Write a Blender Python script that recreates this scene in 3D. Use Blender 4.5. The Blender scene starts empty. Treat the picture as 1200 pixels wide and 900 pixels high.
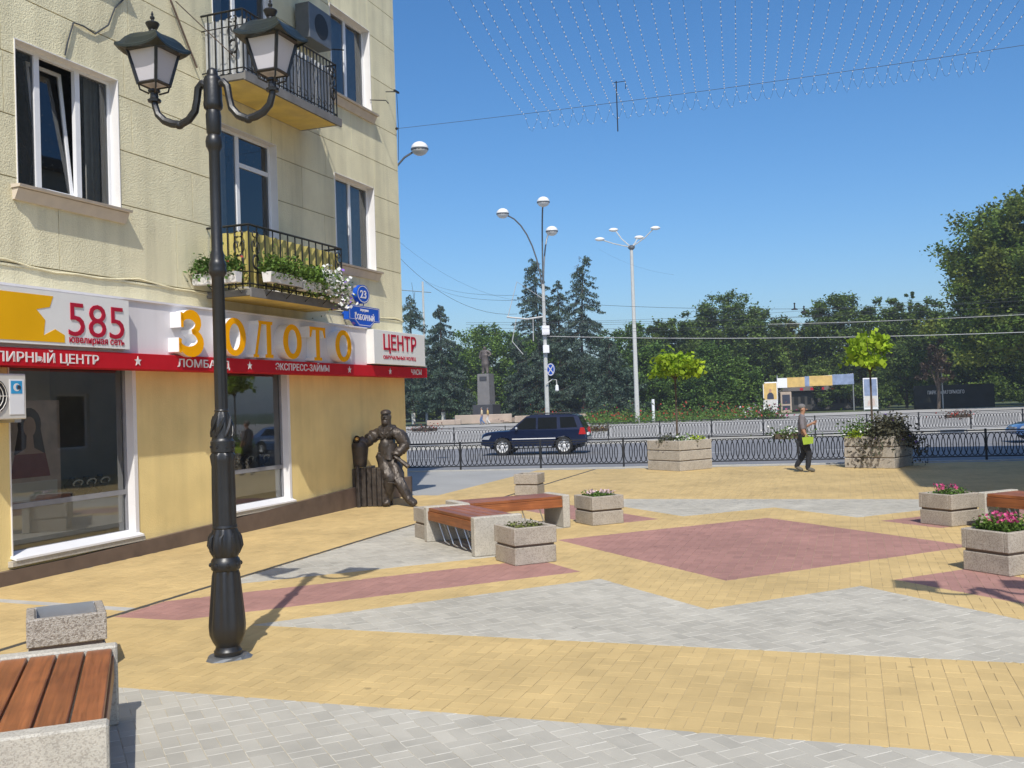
import bpy, bmesh, math, random
import numpy as np
from mathutils import Vector, Matrix
random.seed(7); RNG = np.random.default_rng(7)
S = bpy.context.scene; COL = S.collection
PI = math.pi; R = math.radians
# ------------------------------------------------------------------ camera
F, CAMH, ROLL = 1150.0, 2.1, R(1.9)                 # focal length in pixels of a 1200 px wide picture
PITCH = math.atan(22 * math.cos(ROLL) / F)
def ray(px, py):
    x, y = (px - 600) / F, -(py - 450) / F
    c, s = math.cos(ROLL), math.sin(ROLL)
    x, y = c * x + s * y, -s * x + c * y
    cp, sp = math.cos(PITCH), math.sin(PITCH)
    return Vector((x, cp - sp * y, sp + cp * y))
def ground(px, py, z=0.0):
    d = ray(px, py); return Vector((0, 0, CAMH)) + d * ((z - CAMH) / d.z)
def at(px, py, Y):
    d = ray(px, py); return Vector((0, 0, CAMH)) + d * (Y / d.y)
cam = bpy.data.cameras.new('camera'); cam_o = bpy.data.objects.new('camera', cam); COL.objects.link(cam_o)
cam.sensor_width = 36; cam.lens = 36 * F / 1200; cam.clip_start = 0.1; cam.clip_end = 3000
cam_o.matrix_world = Matrix.Translation((0, 0, CAMH)) @ Matrix.Rotation(PI / 2 + PITCH, 4, 'X') @ Matrix.Rotation(-ROLL, 4, 'Z')
S.camera = cam_o
# ------------------------------------------------------------------ sky, sun, exposure
W = bpy.data.worlds.new('World'); S.world = W; W.use_nodes = True
nt = W.node_tree; nt.nodes.clear()
sky = nt.nodes.new('ShaderNodeTexSky'); sky.sky_type = 'NISHITA'; sky.sun_disc = False
SUN_EL, SUN_AZ = R(50.6), R(178.5)                   # azimuth clockwise from +Y: the sun is behind the camera
sky.sun_elevation = SUN_EL; sky.sun_rotation = SUN_AZ
sky.altitude = 0; sky.air_density = 1.0; sky.dust_density = 1.5; sky.ozone_density = 6.0
bg = nt.nodes.new('ShaderNodeBackground'); bg.inputs['Strength'].default_value = 0.137
wo = nt.nodes.new('ShaderNodeOutputWorld')
hs = nt.nodes.new('ShaderNodeHueSaturation'); hs.inputs['Saturation'].default_value = 1.2; hs.inputs['Value'].default_value = 1.0
nt.links.new(sky.outputs[0], hs.inputs['Color']); nt.links.new(hs.outputs[0], bg.inputs[0]); nt.links.new(bg.outputs[0], wo.inputs[0])
sl = bpy.data.lights.new('sun', 'SUN'); sl.energy = 4.0; sl.angle = R(0.53); sl.color = (1.0, 0.955, 0.87)
so = bpy.data.objects.new('sun', sl); COL.objects.link(so)
to_sun = Vector((math.sin(SUN_AZ) * math.cos(SUN_EL), math.cos(SUN_AZ) * math.cos(SUN_EL), math.sin(SUN_EL)))
so.rotation_euler = to_sun.to_track_quat('Z', 'Y').to_euler(); so.location = (0, -20, 40)
S.view_settings.view_transform = 'Standard'; S.view_settings.look = 'None'
S.view_settings.gamma = 1; S.view_settings.exposure = 0.15; S.view_settings.use_curve_mapping = False
# ------------------------------------------------------------------ materials
def mat(name, col, rough=0.7, metal=0.0, var=0.12, scale=6.0, bump=0.0, bscale=40.0, island=0.0, spec=0.5,
        col2=None, mix_scale=2.0, trans=0.0, speck=None, speck_scale=120.0, coat=0.0, dirt=0.0, streak=0.0, gum=False, grain=0.0):
    m = bpy.data.materials.new(name); m.use_nodes = True
    t = m.node_tree; N = t.nodes; L = t.links
    b = N['Principled BSDF']; b.inputs['Roughness'].default_value = rough; b.inputs['Metallic'].default_value = metal
    b.inputs['Specular IOR Level'].default_value = spec
    if coat: b.inputs['Coat Weight'].default_value = coat; b.inputs['Coat Roughness'].default_value = 0.05
    geo = N.new('ShaderNodeNewGeometry')
    rgb = N.new('ShaderNodeRGB'); rgb.outputs[0].default_value = (*col, 1); src = rgb.outputs[0]
    def noise(sc, det=4):
        n = N.new('ShaderNodeTexNoise'); n.inputs['Scale'].default_value = sc; n.inputs['Detail'].default_value = det
        L.new(geo.outputs['Position'], n.inputs['Vector']); return n.outputs['Fac']
    if col2:
        r = N.new('ShaderNodeMapRange'); r.inputs[1].default_value = 0.42; r.inputs[2].default_value = 0.62
        L.new(noise(mix_scale), r.inputs[0])
        mx = N.new('ShaderNodeMix'); mx.data_type = 'RGBA'; L.new(r.outputs[0], mx.inputs[0])
        L.new(src, mx.inputs[6]); mx.inputs[7].default_value = (*col2, 1); src = mx.outputs[2]
    if speck:
        v = N.new('ShaderNodeTexVoronoi'); v.inputs['Scale'].default_value = speck_scale
        L.new(geo.outputs['Position'], v.inputs['Vector'])
        sx = N.new('ShaderNodeSeparateColor'); L.new(v.outputs['Color'], sx.inputs[0])
        r = N.new('ShaderNodeMapRange'); r.inputs[1].default_value = 0.55; r.inputs[2].default_value = 0.8
        L.new(sx.outputs[0], r.inputs[0])
        mx = N.new('ShaderNodeMix'); mx.data_type = 'RGBA'; L.new(r.outputs[0], mx.inputs[0])
        L.new(src, mx.inputs[6]); mx.inputs[7].default_value = (*speck, 1); src = mx.outputs[2]
    f = None
    def times(o):
        nonlocal f
        if f is None: f = o; return
        q = N.new('ShaderNodeMath'); q.operation = 'MULTIPLY'; L.new(f, q.inputs[0]); L.new(o, q.inputs[1]); f = q.outputs[0]
    def ranged(src_, a, b_, lo, hi):
        r = N.new('ShaderNodeMapRange'); r.inputs[1].default_value = a; r.inputs[2].default_value = b_; r.inputs[3].default_value = lo; r.inputs[4].default_value = hi; L.new(src_, r.inputs[0]); return r.outputs[0]
    if dirt: times(ranged(noise(0.55, 8), .36, .60, 1 - dirt, 1.03)); times(ranged(noise(2.7, 8), .30, .48, 1 - dirt * .8, 1.0))
    if streak:
        mp = N.new('ShaderNodeMapping'); mp.inputs['Scale'].default_value = (3.2, 3.2, 0.22); L.new(geo.outputs['Position'], mp.inputs[0])
        sn_ = N.new('ShaderNodeTexNoise'); sn_.inputs['Scale'].default_value = 1.0; sn_.inputs['Detail'].default_value = 6; L.new(mp.outputs[0], sn_.inputs[0]); times(ranged(sn_.outputs['Fac'], .34, .56, 1 - streak, 1.02))
    if grain:
        tc = N.new('ShaderNodeTexCoord'); mp = N.new('ShaderNodeMapping'); mp.inputs['Scale'].default_value = (1.6, 34, 34); L.new(tc.outputs['Object'], mp.inputs[0])
        gn = N.new('ShaderNodeTexNoise'); gn.inputs['Scale'].default_value = 1.0; gn.inputs['Detail'].default_value = 5; gn.inputs['Distortion'].default_value = .6; L.new(mp.outputs[0], gn.inputs[0]); times(ranged(gn.outputs['Fac'], .32, .66, 1 - grain, 1 + grain * .5))
    if gum:
        vo = N.new('ShaderNodeTexVoronoi'); vo.inputs['Scale'].default_value = 1.7; L.new(geo.outputs['Position'], vo.inputs['Vector']); times(ranged(vo.outputs['Distance'], .035, .06, .62, 1.0))
    f0 = f; f = None
    if var:
        r = N.new('ShaderNodeMapRange'); r.inputs[1].default_value = 0.25; r.inputs[2].default_value = 0.75
        r.inputs[3].default_value = 1 - var; r.inputs[4].default_value = 1 + var
        L.new(noise(scale, 6), r.inputs[0]); f = r.outputs[0]
    if island:
        oi = N.new('ShaderNodeObjectInfo'); ad = N.new('ShaderNodeMath'); ad.operation = 'ADD'
        L.new(oi.outputs['Random'], ad.inputs[0]); L.new(geo.outputs['Random Per Island'], ad.inputs[1])
        fr = N.new('ShaderNodeMath'); fr.operation = 'FRACT'; L.new(ad.outputs[0], fr.inputs[0])
        r = N.new('ShaderNodeMapRange'); r.inputs[3].default_value = 1 - island; r.inputs[4].default_value = 1 + island
        L.new(fr.outputs[0], r.inputs[0])
        if f:
            mu = N.new('ShaderNodeMath'); mu.operation = 'MULTIPLY'; L.new(f, mu.inputs[0]); L.new(r.outputs[0], mu.inputs[1]); f = mu.outputs[0]
        else: f = r.outputs[0]
    if f0 is not None: times(f0)
    if f:
        vm = N.new('ShaderNodeVectorMath'); vm.operation = 'SCALE'; L.new(src, vm.inputs[0]); L.new(f, vm.inputs['Scale']); src = vm.outputs[0]
    L.new(src, b.inputs['Base Color'])
    if bump:
        bn = N.new('ShaderNodeBump'); bn.inputs['Strength'].default_value = bump; bn.inputs['Distance'].default_value = 0.02
        L.new(noise(bscale, 5), bn.inputs['Height']); L.new(bn.outputs[0], b.inputs['Normal'])
    if trans:
        tr = N.new('ShaderNodeBsdfTranslucent'); L.new(src, tr.inputs[0])
        ms = N.new('ShaderNodeMixShader'); ms.inputs[0].default_value = trans
        L.new(b.outputs[0], ms.inputs[1]); L.new(tr.outputs[0], ms.inputs[2]); L.new(ms.outputs[0], N['Material Output'].inputs[0])
    return m
def glass_mat(name, tint=(0.5, 0.52, 0.5), refl=0.12):
    m = bpy.data.materials.new(name); m.use_nodes = True; t = m.node_tree; N = t.nodes; L = t.links
    N.remove(N['Principled BSDF'])
    tr = N.new('ShaderNodeBsdfTransparent'); tr.inputs[0].default_value = (*tint, 1)
    gl = N.new('ShaderNodeBsdfGlossy'); gl.inputs['Roughness'].default_value = 0.02; gl.inputs[0].default_value = (0.9, 0.93, 0.95, 1)
    fr = N.new('ShaderNodeFresnel'); fr.inputs[0].default_value = 1.5
    ad = N.new('ShaderNodeMath'); ad.operation = 'ADD'; ad.inputs[1].default_value = refl; L.new(fr.outputs[0], ad.inputs[0])
    mx = N.new('ShaderNodeMixShader'); L.new(ad.outputs[0], mx.inputs[0]); L.new(tr.outputs[0], mx.inputs[1]); L.new(gl.outputs[0], mx.inputs[2])
    L.new(mx.outputs[0], N['Material Output'].inputs[0]); return m
M = {}
M['paver_yellow'] = mat('paver yellow', (0.53, 0.385, 0.17), 0.85, var=0.07, scale=1.3, island=0.06, bump=0.15, bscale=90, dirt=0.13, gum=True)
M['paver_grey'] = mat('paver grey', (0.425, 0.40, 0.34), 0.85, var=0.08, scale=1.5, island=0.09, bump=0.15, bscale=90, dirt=0.13, gum=True)
M['paver_red'] = mat('paver red', (0.35, 0.185, 0.155), 0.85, var=0.08, scale=1.3, island=0.08, bump=0.15, bscale=90, dirt=0.12, gum=True)
M['pale_joint'] = mat('pale sand edge', (0.52, 0.50, 0.44), 0.95, var=0.15, scale=9)
M['sand'] = mat('joint sand', (0.47, 0.39, 0.24), 0.95, var=0.2, scale=9)
M['asphalt'] = mat('asphalt', (0.19, 0.19, 0.195), 0.9, var=0.14, scale=0.5, bump=0.1, bscale=60)
M['sidewalk'] = mat('grey pavement', (0.33, 0.325, 0.31), 0.9, var=0.1, scale=0.6, bump=0.05)
M['far_pave'] = mat('pale far pavement', (0.37, 0.35, 0.315), 0.9, var=0.1, scale=0.3)
M['kerb'] = mat('kerb concrete', (0.42, 0.41, 0.38), 0.9, var=0.15, scale=3)
M['line'] = mat('road paint', (0.7, 0.7, 0.68), 0.8, var=0.2, scale=5)
M['dark_slot'] = mat('channel grate', (0.07, 0.065, 0.055), 0.8, metal=0.2, var=0.2, scale=30)
M['lawn'] = mat('park ground', (0.075, 0.095, 0.035), 0.95, var=0.3, scale=0.4)
M['stucco'] = mat('rough beige stucco', (0.82, 0.755, 0.51), 0.95, var=0.06, scale=2.0, bump=0.6, bscale=44, island=0.03, col2=(0.78, 0.71, 0.475), mix_scale=0.7, streak=0.13, dirt=0.06)
M['joint'] = mat('stucco joint', (0.30, 0.25, 0.14), 0.95, var=0.15, scale=3)
M['plaster'] = mat('yellow plaster', (0.86, 0.665, 0.285), 0.9, streak=0.07, dirt=0.06, var=0.09, scale=1.2, bump=0.25, bscale=45)
M['soffit'] = mat('ochre soffit', (0.70, 0.53, 0.14), 0.9, var=0.15, scale=2.5, col2=(0.58, 0.44, 0.15), mix_scale=1.5)
M['plinth'] = mat('brown plinth stone', (0.15, 0.105, 0.08), 0.5, dirt=0.2, var=0.15, scale=5)
M['white'] = mat('white pvc', (0.80, 0.80, 0.81), 0.35, var=0.03)
M['white_paint'] = mat('white painted reveal', (0.78, 0.76, 0.74), 0.6, var=0.04, scale=3)
M['sill'] = mat('pale sill', (0.60, 0.52, 0.42), 0.7, var=0.08)
M['glass'] = glass_mat('window glass', (0.62, 0.64, 0.64), 0.05)
M['shop_glass'] = glass_mat('shop glass', (0.8, 0.8, 0.74), 0.12)
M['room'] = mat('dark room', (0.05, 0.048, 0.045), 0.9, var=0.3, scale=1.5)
M['room_light'] = mat('shop interior', (0.5, 0.47, 0.42), 0.8, var=0.2, scale=1.5)
M['curtain'] = mat('curtain', (0.55, 0.53, 0.5), 0.9, var=0.1, scale=8, trans=0.2)
M['slab'] = mat('balcony concrete', (0.17, 0.165, 0.16), 0.85, var=0.2, scale=4)
M['iron'] = mat('black ironwork', (0.02, 0.02, 0.02), 0.5, metal=0.3, var=0.2)
M['lamp_black'] = mat('lamp black paint', (0.012, 0.012, 0.013), 0.40, metal=0.0, var=0.2, scale=8, bump=0.1, bscale=25, spec=0.6)
M['lamp_green'] = mat('lamp roof dark green', (0.013, 0.019, 0.016), 0.4, var=0.2, spec=0.6)
M['opal'] = mat('opal pane', (0.72, 0.70, 0.75), 0.4, var=0.03, trans=0.25)
M['corr_grey'] = mat('grey corrugated sheet', (0.45, 0.46, 0.46), 0.5, metal=0.2, var=0.1)
M['corr_yellow'] = mat('olive corrugated sheet', (0.50, 0.42, 0.13), 0.6, var=0.1)
M['sign_white'] = mat('sign white', (0.74, 0.71, 0.72), 0.6, streak=0.05, spec=0.2, var=0.03, scale=1.5)
M['sign_bright'] = mat('sign box white', (0.78, 0.77, 0.74), 0.4, var=0.02)
M['sign_red'] = mat('sign red', (0.52, 0.012, 0.022), 0.7, spec=0.1, var=0.06)
M['text_red'] = mat('letter red', (0.42, 0.015, 0.04), 0.7, spec=0.1, var=0.04)
M['text_white'] = mat('letter white', (0.76, 0.72, 0.70), 0.5, var=0.03)
M['gold'] = mat('letter orange', (0.95, 0.42, 0.002), 0.8, spec=0.05, var=0.05)
M['gold_dark'] = mat('sign orange field', (0.80, 0.42, 0.008), 0.8, spec=0.05, var=0.06, scale=1.5)
M['chrome'] = mat('white mirror side', (0.86, 0.85, 0.85), 0.3, metal=0.1, var=0.02)
M['blue_sign'] = mat('blue enamel', (0.010, 0.085, 0.50), 0.5, spec=0.2, var=0.05)
M['ac'] = mat('ac casing', (0.62, 0.59, 0.53), 0.5, var=0.06)
M['ac_dark'] = mat('ac grille', (0.25, 0.25, 0.26), 0.6)
M['sticker'] = mat('blue sticker', (0.03, 0.32, 0.62), 0.5)
M['granite'] = mat('washed concrete', (0.40, 0.355, 0.295), 0.9, var=0.13, scale=5, bump=0.5, bscale=110, speck=(0.29, 0.25, 0.205), speck_scale=95)
M['pebble'] = mat('washed pebble concrete', (0.40, 0.36, 0.31), 0.9, var=0.15, scale=5, bump=0.8, bscale=90, speck=(0.235, 0.20, 0.165), speck_scale=75)
M['granite_far'] = mat('planter concrete', (0.43, 0.39, 0.33), 0.9, var=0.13, scale=4, bump=0.3, bscale=60, speck=(0.33, 0.29, 0.24), speck_scale=60)
M['rim'] = mat('smooth concrete', (0.47, 0.44, 0.375), 0.85, var=0.1, scale=6, bump=0.3, bscale=120, speck=(0.36, 0.33, 0.28), speck_scale=110)
M['wood'] = mat('varnished wood', (0.29, 0.098, 0.032), 0.42, var=0.12, scale=5, col2=(0.24, 0.078, 0.026), mix_scale=3, island=0.15, grain=0.35)
M['wood_dark'] = mat('dark varnished wood', (0.15, 0.05, 0.025), 0.4, var=0.2, scale=5, island=0.12)
M['steel'] = mat('galvanised steel', (0.50, 0.51, 0.52), 0.4, metal=0.7, var=0.1)
M['soil'] = mat('soil', (0.09, 0.065, 0.045), 0.95, var=0.35, scale=30, bump=0.6)
M['bronze'] = mat('dark bronze', (0.07, 0.058, 0.049), 0.46, metal=0.45, var=0.4, scale=7, bump=0.7, bscale=15)
M['bronze_pol'] = mat('polished bronze', (0.75, 0.48, 0.15), 0.3, metal=0.9, var=0.1)
M['bronze_old'] = mat('weathered bronze', (0.115, 0.095, 0.085), 0.6, metal=0.3, var=0.2, scale=2)
M['pedestal'] = mat('grey granite', (0.17, 0.16, 0.155), 0.5, var=0.12, scale=2)
M['pedestal_dark'] = mat('dark granite', (0.05, 0.05, 0.055), 0.4, var=0.12, scale=2)
M['pink_granite'] = mat('pink granite', (0.42, 0.33, 0.26), 0.7, var=0.15, scale=1)
M['fence'] = mat('fence black', (0.022, 0.023, 0.026), 0.5, metal=0.2, var=0.1)
M['pole'] = mat('grey painted pole', (0.50, 0.50, 0.47), 0.6, var=0.1)
M['pole_dark'] = mat('dark steel arm', (0.16, 0.17, 0.18), 0.5, metal=0.5)
M['globe'] = mat('opal globe', (0.78, 0.77, 0.74), 0.3, var=0.02)
M['wire'] = mat('wire', (0.05, 0.055, 0.06), 0.6, var=0.0)
M['wire_pale'] = mat('pale cable', (0.5, 0.5, 0.48), 0.6, var=0.0)
M['bead'] = mat('garland bulb', (0.85, 0.87, 0.9), 0.2, var=0.0)
M['bark'] = mat('bark', (0.10, 0.075, 0.055), 0.95, var=0.3, scale=6, bump=0.5)
M['limewash'] = mat('limewashed trunk', (0.65, 0.63, 0.58), 0.9, var=0.1)
def leafm(n, c, c2, tr=0.25, isl=0.5): return mat(n, c, 0.65, var=0.25, scale=0.5, island=isl, col2=c2, mix_scale=0.35, trans=tr, spec=0.25)
M['leaf_spruce'] = leafm('spruce needles', (0.062, 0.10, 0.066), (0.085, 0.12, 0.09), 0.2)
M['leaf_dark'] = leafm('dark leaves', (0.125, 0.185, 0.034), (0.085, 0.135, 0.03), 0.38)
M['leaf_big'] = leafm('broad tree leaves', (0.11, 0.175, 0.03), (0.175, 0.205, 0.033), 0.38)
M['leaf_mid'] = leafm('mid green leaves', (0.12, 0.20, 0.036), (0.08, 0.15, 0.032), 0.35)
M['leaf_bright'] = leafm('bright green leaves', (0.16, 0.25, 0.04), (0.10, 0.18, 0.032), 0.35)
M['leaf_olive'] = leafm('olive leaves', (0.14, 0.15, 0.035), (0.10, 0.125, 0.03))
M['leaf_dry'] = leafm('dry brown twigs', (0.12, 0.085, 0.06), (0.10, 0.075, 0.05), 0.1)
M['leaf_lime'] = leafm('lime green leaves', (0.42, 0.52, 0.03), (0.28, 0.42, 0.025), 0.4, 0.4)
M['leaf_plant'] = leafm('plant leaves', (0.13, 0.22, 0.035), (0.08, 0.15, 0.03), 0.3)
M['leaf_purple'] = leafm('dark purple leaves', (0.06, 0.065, 0.036), (0.08, 0.06, 0.045), 0.15)
M['petal_white'] = mat('white petals', (0.8, 0.8, 0.78), 0.7, var=0.05, trans=0.2)
M['petal_pale'] = mat('pale pink petals', (0.70, 0.52, 0.56), 0.7, var=0.05, island=0.2, trans=0.2)
M['petal_pink'] = mat('pink petals', (0.62, 0.09, 0.25), 0.7, var=0.05, island=0.3, trans=0.2)
M['petal_red'] = mat('red petals', (0.45, 0.05, 0.03), 0.7, var=0.05, island=0.3, trans=0.2)
M['petal_purple'] = mat('purple petals', (0.22, 0.12, 0.5), 0.7, var=0.05, island=0.3, trans=0.2)
M['car_blue'] = mat('dark blue car paint', (0.006, 0.014, 0.05), 0.3, metal=0.3, var=0.0, coat=1.0)
M['car_pale'] = mat('pale blue car paint', (0.08, 0.16, 0.34), 0.3, metal=0.3, var=0.0, coat=1.0)
M['car_glass'] = mat('car glass', (0.010, 0.012, 0.014), 0.06, var=0.0, spec=0.4)
M['shade_dark_wall'] = mat('dark park wall with painted shade', (0.03, 0.034, 0.032), 0.8, var=0.3, scale=1.0, spec=0.1)  # dark wall colour blackened further, standing in for shade under the huge tree
M['black'] = mat('black plastic', (0.014, 0.014, 0.015), 0.6, var=0.1)
M['rubber'] = mat('tyre rubber', (0.022, 0.022, 0.022), 0.85, var=0.1)
M['alloy'] = mat('alloy wheel', (0.78, 0.78, 0.78), 0.35, metal=0.3, var=0.05)
M['tail'] = mat('red tail light', (0.45, 0.02, 0.02), 0.2, var=0.0)
M['headlamp'] = mat('clear headlight', (0.6, 0.62, 0.65), 0.1, var=0.0, metal=0.4)
M['skin'] = mat('skin', (0.42, 0.23, 0.15), 0.6, var=0.05)
M['hair_grey'] = mat('grey hair', (0.16, 0.15, 0.15), 0.8, var=0.2, scale=40)
M['shirt_grey'] = mat('grey shirt', (0.17, 0.155, 0.17), 0.85, var=0.1, scale=10)
M['trousers'] = mat('dark trousers', (0.018, 0.02, 0.026), 0.85, var=0.15, scale=10)
M['shoe'] = mat('grey shoes', (0.13, 0.12, 0.10), 0.8)
M['bag_green'] = mat('lime green bag', (0.30, 0.42, 0.03), 0.5, var=0.1)
M['jeans'] = mat('blue jeans', (0.08, 0.15, 0.3), 0.85, var=0.1)
M['cream'] = mat('cream cloth', (0.55, 0.45, 0.3), 0.85, var=0.1)
M['yellow_cloth'] = mat('yellow cloth', (0.55, 0.38, 0.12), 0.85, var=0.1)
M['pale_cloth'] = mat('pale cloth', (0.6, 0.58, 0.55), 0.85, var=0.1)
M['poster_pink'] = mat('poster print', (0.60, 0.48, 0.42), 0.6, var=0.25, scale=5)
M['poster_dark'] = mat('poster dark print', (0.07, 0.05, 0.045), 0.6, var=0.25, scale=5)
M['poster_skin'] = mat('poster skin print', (0.55, 0.36, 0.27), 0.6)
M['poster_dress'] = mat('poster dress print', (0.28, 0.07, 0.06), 0.6, var=0.2)
M['poster_yellow'] = mat('poster orange print', (0.62, 0.42, 0.14), 0.6, var=0.2, scale=2)
M['poster_blue'] = mat('poster blue print', (0.22, 0.28, 0.42), 0.6, var=0.3, scale=2)
M['suit'] = mat('poster suit print', (0.03, 0.035, 0.06), 0.6)
M['box_white'] = mat('flower box white', (0.68, 0.66, 0.64), 0.6, var=0.08)
M['house_wall'] = mat('opposite house plaster', (0.5, 0.46, 0.38), 0.9, var=0.1)
M['roof'] = mat('roof sheet', (0.15, 0.13, 0.12), 0.8)
# ------------------------------------------------------------------ mesh builder
class MB:
    def __init__(s): s.v = []; s.f = []; s.mi = []; s.k = 0; s.X = None
    def mat(s, k): s.k = k; return s
    def add(s, vs, fs):
        o = len(s.v)
        if s.X is not None: vs = [s.X @ Vector(p) for p in vs]
        s.v.extend([tuple(p) for p in vs]); s.f.extend([tuple(i + o for i in f) for f in fs]); s.mi.extend([s.k] * len(fs)); return s
    def box(s, x0, x1, y0, y1, z0, z1, b=0.0):
        if b <= 0:
            return s.add([(x0, y0, z0), (x1, y0, z0), (x1, y1, z0), (x0, y1, z0), (x0, y0, z1), (x1, y0, z1), (x1, y1, z1), (x0, y1, z1)],
                         [(3, 2, 1, 0), (4, 5, 6, 7), (0, 1, 5, 4), (1, 2, 6, 5), (2, 3, 7, 6), (3, 0, 4, 7)])
        def ring(z, i):
            return [(x0 + i, y0 + i, z), (x1 - i, y0 + i, z), (x1 - i, y1 - i, z), (x0 + i, y1 - i, z)]
        def oct_(z):
            return [(x0 + b, y0, z), (x1 - b, y0, z), (x1, y0 + b, z), (x1, y1 - b, z), (x1 - b, y1, z), (x0 + b, y1, z), (x0, y1 - b, z), (x0, y0 + b, z)]
        vs = ring(z0, b) + oct_(z0 + b) + oct_(z1 - b) + ring(z1, b)
        fs = [(3, 2, 1, 0), (20, 21, 22, 23)]
        for i in range(8):
            j = (i + 1) % 8; fs.append((4 + i, 4 + j, 12 + j, 12 + i))
        for (lo, c, flip) in ((0, 4, False), (20, 12, True)):
            for e in range(4):
                a, d = c + 2 * e, c + 2 * e + 1; q = (lo + e, lo + (e + 1) % 4, d, a)
                fs.append(q if not flip else q[::-1])
                n = c + (2 * e + 2) % 8; q = (lo + (e + 1) % 4, n, d)
                fs.append(q if not flip else q[::-1])
        return s.add(vs, fs)
    def prism(s, poly, h0, h1, plane='xy', taper=None):
        n = len(poly)
        def P(p, h):
            return (p[0], p[1], h) if plane == 'xy' else ((p[0], h, p[1]) if plane == 'xz' else (h, p[0], p[1]))
        p2 = taper or poly
        vs = [P(p, h0) for p in poly] + [P(p, h1) for p in p2]
        a = sum(poly[i][0] * poly[(i + 1) % n][1] - poly[(i + 1) % n][0] * poly[i][1] for i in range(n)) * (h1 - h0)
        if plane == 'xz': a = -a
        fs = [tuple(range(n))[::-1], tuple(range(n, 2 * n))] + [(i, (i + 1) % n, n + (i + 1) % n, n + i) for i in range(n)]
        if a < 0: fs = [f[::-1] for f in fs]
        return s.add(vs, fs)
    def tube(s, pts, r, n=6, cap=True, closed=False):
        pts = [Vector(p) for p in pts]; m = len(pts); rs = r if isinstance(r, (list, tuple)) else [r] * m
        vs = []; up = None
        for i, p in enumerate(pts):
            if closed: t = pts[(i + 1) % m] - pts[i - 1]
            else: t = pts[min(i + 1, m - 1)] - pts[max(i - 1, 0)]
            t.normalize()
            if up is None:
                up = Vector((0, 0, 1)) if abs(t.z) < 0.9 else Vector((0, 1, 0))
            a = t.cross(up); a.normalize(); b2 = a.cross(t); up = b2
            for k in range(n):
                th = 2 * PI * k / n; vs.append(p + (a * math.cos(th) + b2 * math.sin(th)) * rs[i])
        fs = []
        for i in range(m if closed else m - 1):
            j = (i + 1) % m
            for k in range(n):
                l = (k + 1) % n; fs.append((i * n + k, i * n + l, j * n + l, j * n + k))
        if cap and not closed: fs.append(tuple(range(n))[::-1]); fs.append(tuple(range((m - 1) * n, m * n)))
        return s.add(vs, fs)
    def lathe(s, prof, n=16, c=(0, 0, 0), flute=0.0, nfl=8):
        vs = []; m = len(prof)
        for q in prof:
            r, z = q[0], q[1]; fl = q[2] if len(q) > 2 else 0.0
            for k in range(n):
                th = 2 * PI * k / n; rr = r * (1 + fl * math.cos(nfl * th)); vs.append((c[0] + rr * math.cos(th), c[1] + rr * math.sin(th), c[2] + z))
        fs = [(i * n + k, i * n + (k + 1) % n, (i + 1) * n + (k + 1) % n, (i + 1) * n + k) for i in range(m - 1) for k in range(n)]
        fs.append(tuple(range(n))[::-1]); fs.append(tuple(range((m - 1) * n, m * n)))
        return s.add(vs, fs)
    def ball(s, c, rx, ry=None, rz=None, nu=10, nv=7):
        ry = ry or rx; rz = rz or rx; vs = [(c[0], c[1], c[2] - rz)]
        for j in range(1, nv):
            ph = -PI / 2 + PI * j / nv
            for i in range(nu):
                th = 2 * PI * i / nu; vs.append((c[0] + rx * math.cos(ph) * math.cos(th), c[1] + ry * math.cos(ph) * math.sin(th), c[2] + rz * math.sin(ph)))
        vs.append((c[0], c[1], c[2] + rz)); fs = []
        for i in range(nu): fs.append((0, 1 + (i + 1) % nu, 1 + i)); fs.append((len(vs) - 1, len(vs) - 1 - nu + i, len(vs) - 1 - nu + (i + 1) % nu))
        for j in range(nv - 2):
            for i in range(nu):
                a = 1 + j * nu; fs.append((a + i, a + (i + 1) % nu, a + nu + (i + 1) % nu, a + nu + i))
        return s.add(vs, fs)
    def mesh(s, name, mats, smooth=False):
        me = bpy.data.meshes.new(name); me.from_pydata(s.v, [], s.f)
        if not isinstance(mats, (list, tuple)): mats = [mats]
        for m in mats: me.materials.append(M[m] if isinstance(m, str) else m)
        if len(mats) > 1: me.polygons.foreach_set('material_index', s.mi)
        if smooth:
            me.polygons.foreach_set('use_smooth', [True] * len(me.polygons))
            try: me.set_sharp_from_angle(angle=R(40))
            except Exception: pass
        me.update(); return me
    def build(s, name, mats, parent=None, smooth=False, loc=None, rz=None):
        return link(name, s.mesh(name, mats, smooth), parent, loc, rz)
def link(name, me, parent=None, loc=None, rz=None):
    o = bpy.data.objects.new(name, me); COL.objects.link(o)
    if parent is not None: o.parent = parent
    if loc is not None: o.location = loc
    if rz is not None: o.rotation_euler = (0, 0, rz)
    return o
def tag(o, label=None, cat=None, group=None, kind=None):
    if label: o['label'] = label
    if cat: o['category'] = cat
    if group: o['group'] = group
    if kind: o['kind'] = kind
    return o
def thing(name, label, cat, loc=(0, 0, 0), rz=0.0, group=None):
    o = bpy.data.objects.new(name, None); COL.objects.link(o); o.location = loc; o.rotation_euler = (0, 0, rz); o.empty_display_size = 0.2
    return tag(o, label, cat, group)
def copy_tree(o, parent=None):
    c = o.copy(); COL.objects.link(c); c.parent = parent
    for ch in KIDS(o): copy_tree(ch, c)
    return c
def KIDS(o): return [x for x in COL.objects if x.parent == o]
def curve_pts(fn, n): return [fn(i / (n - 1)) for i in range(n)]
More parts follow.
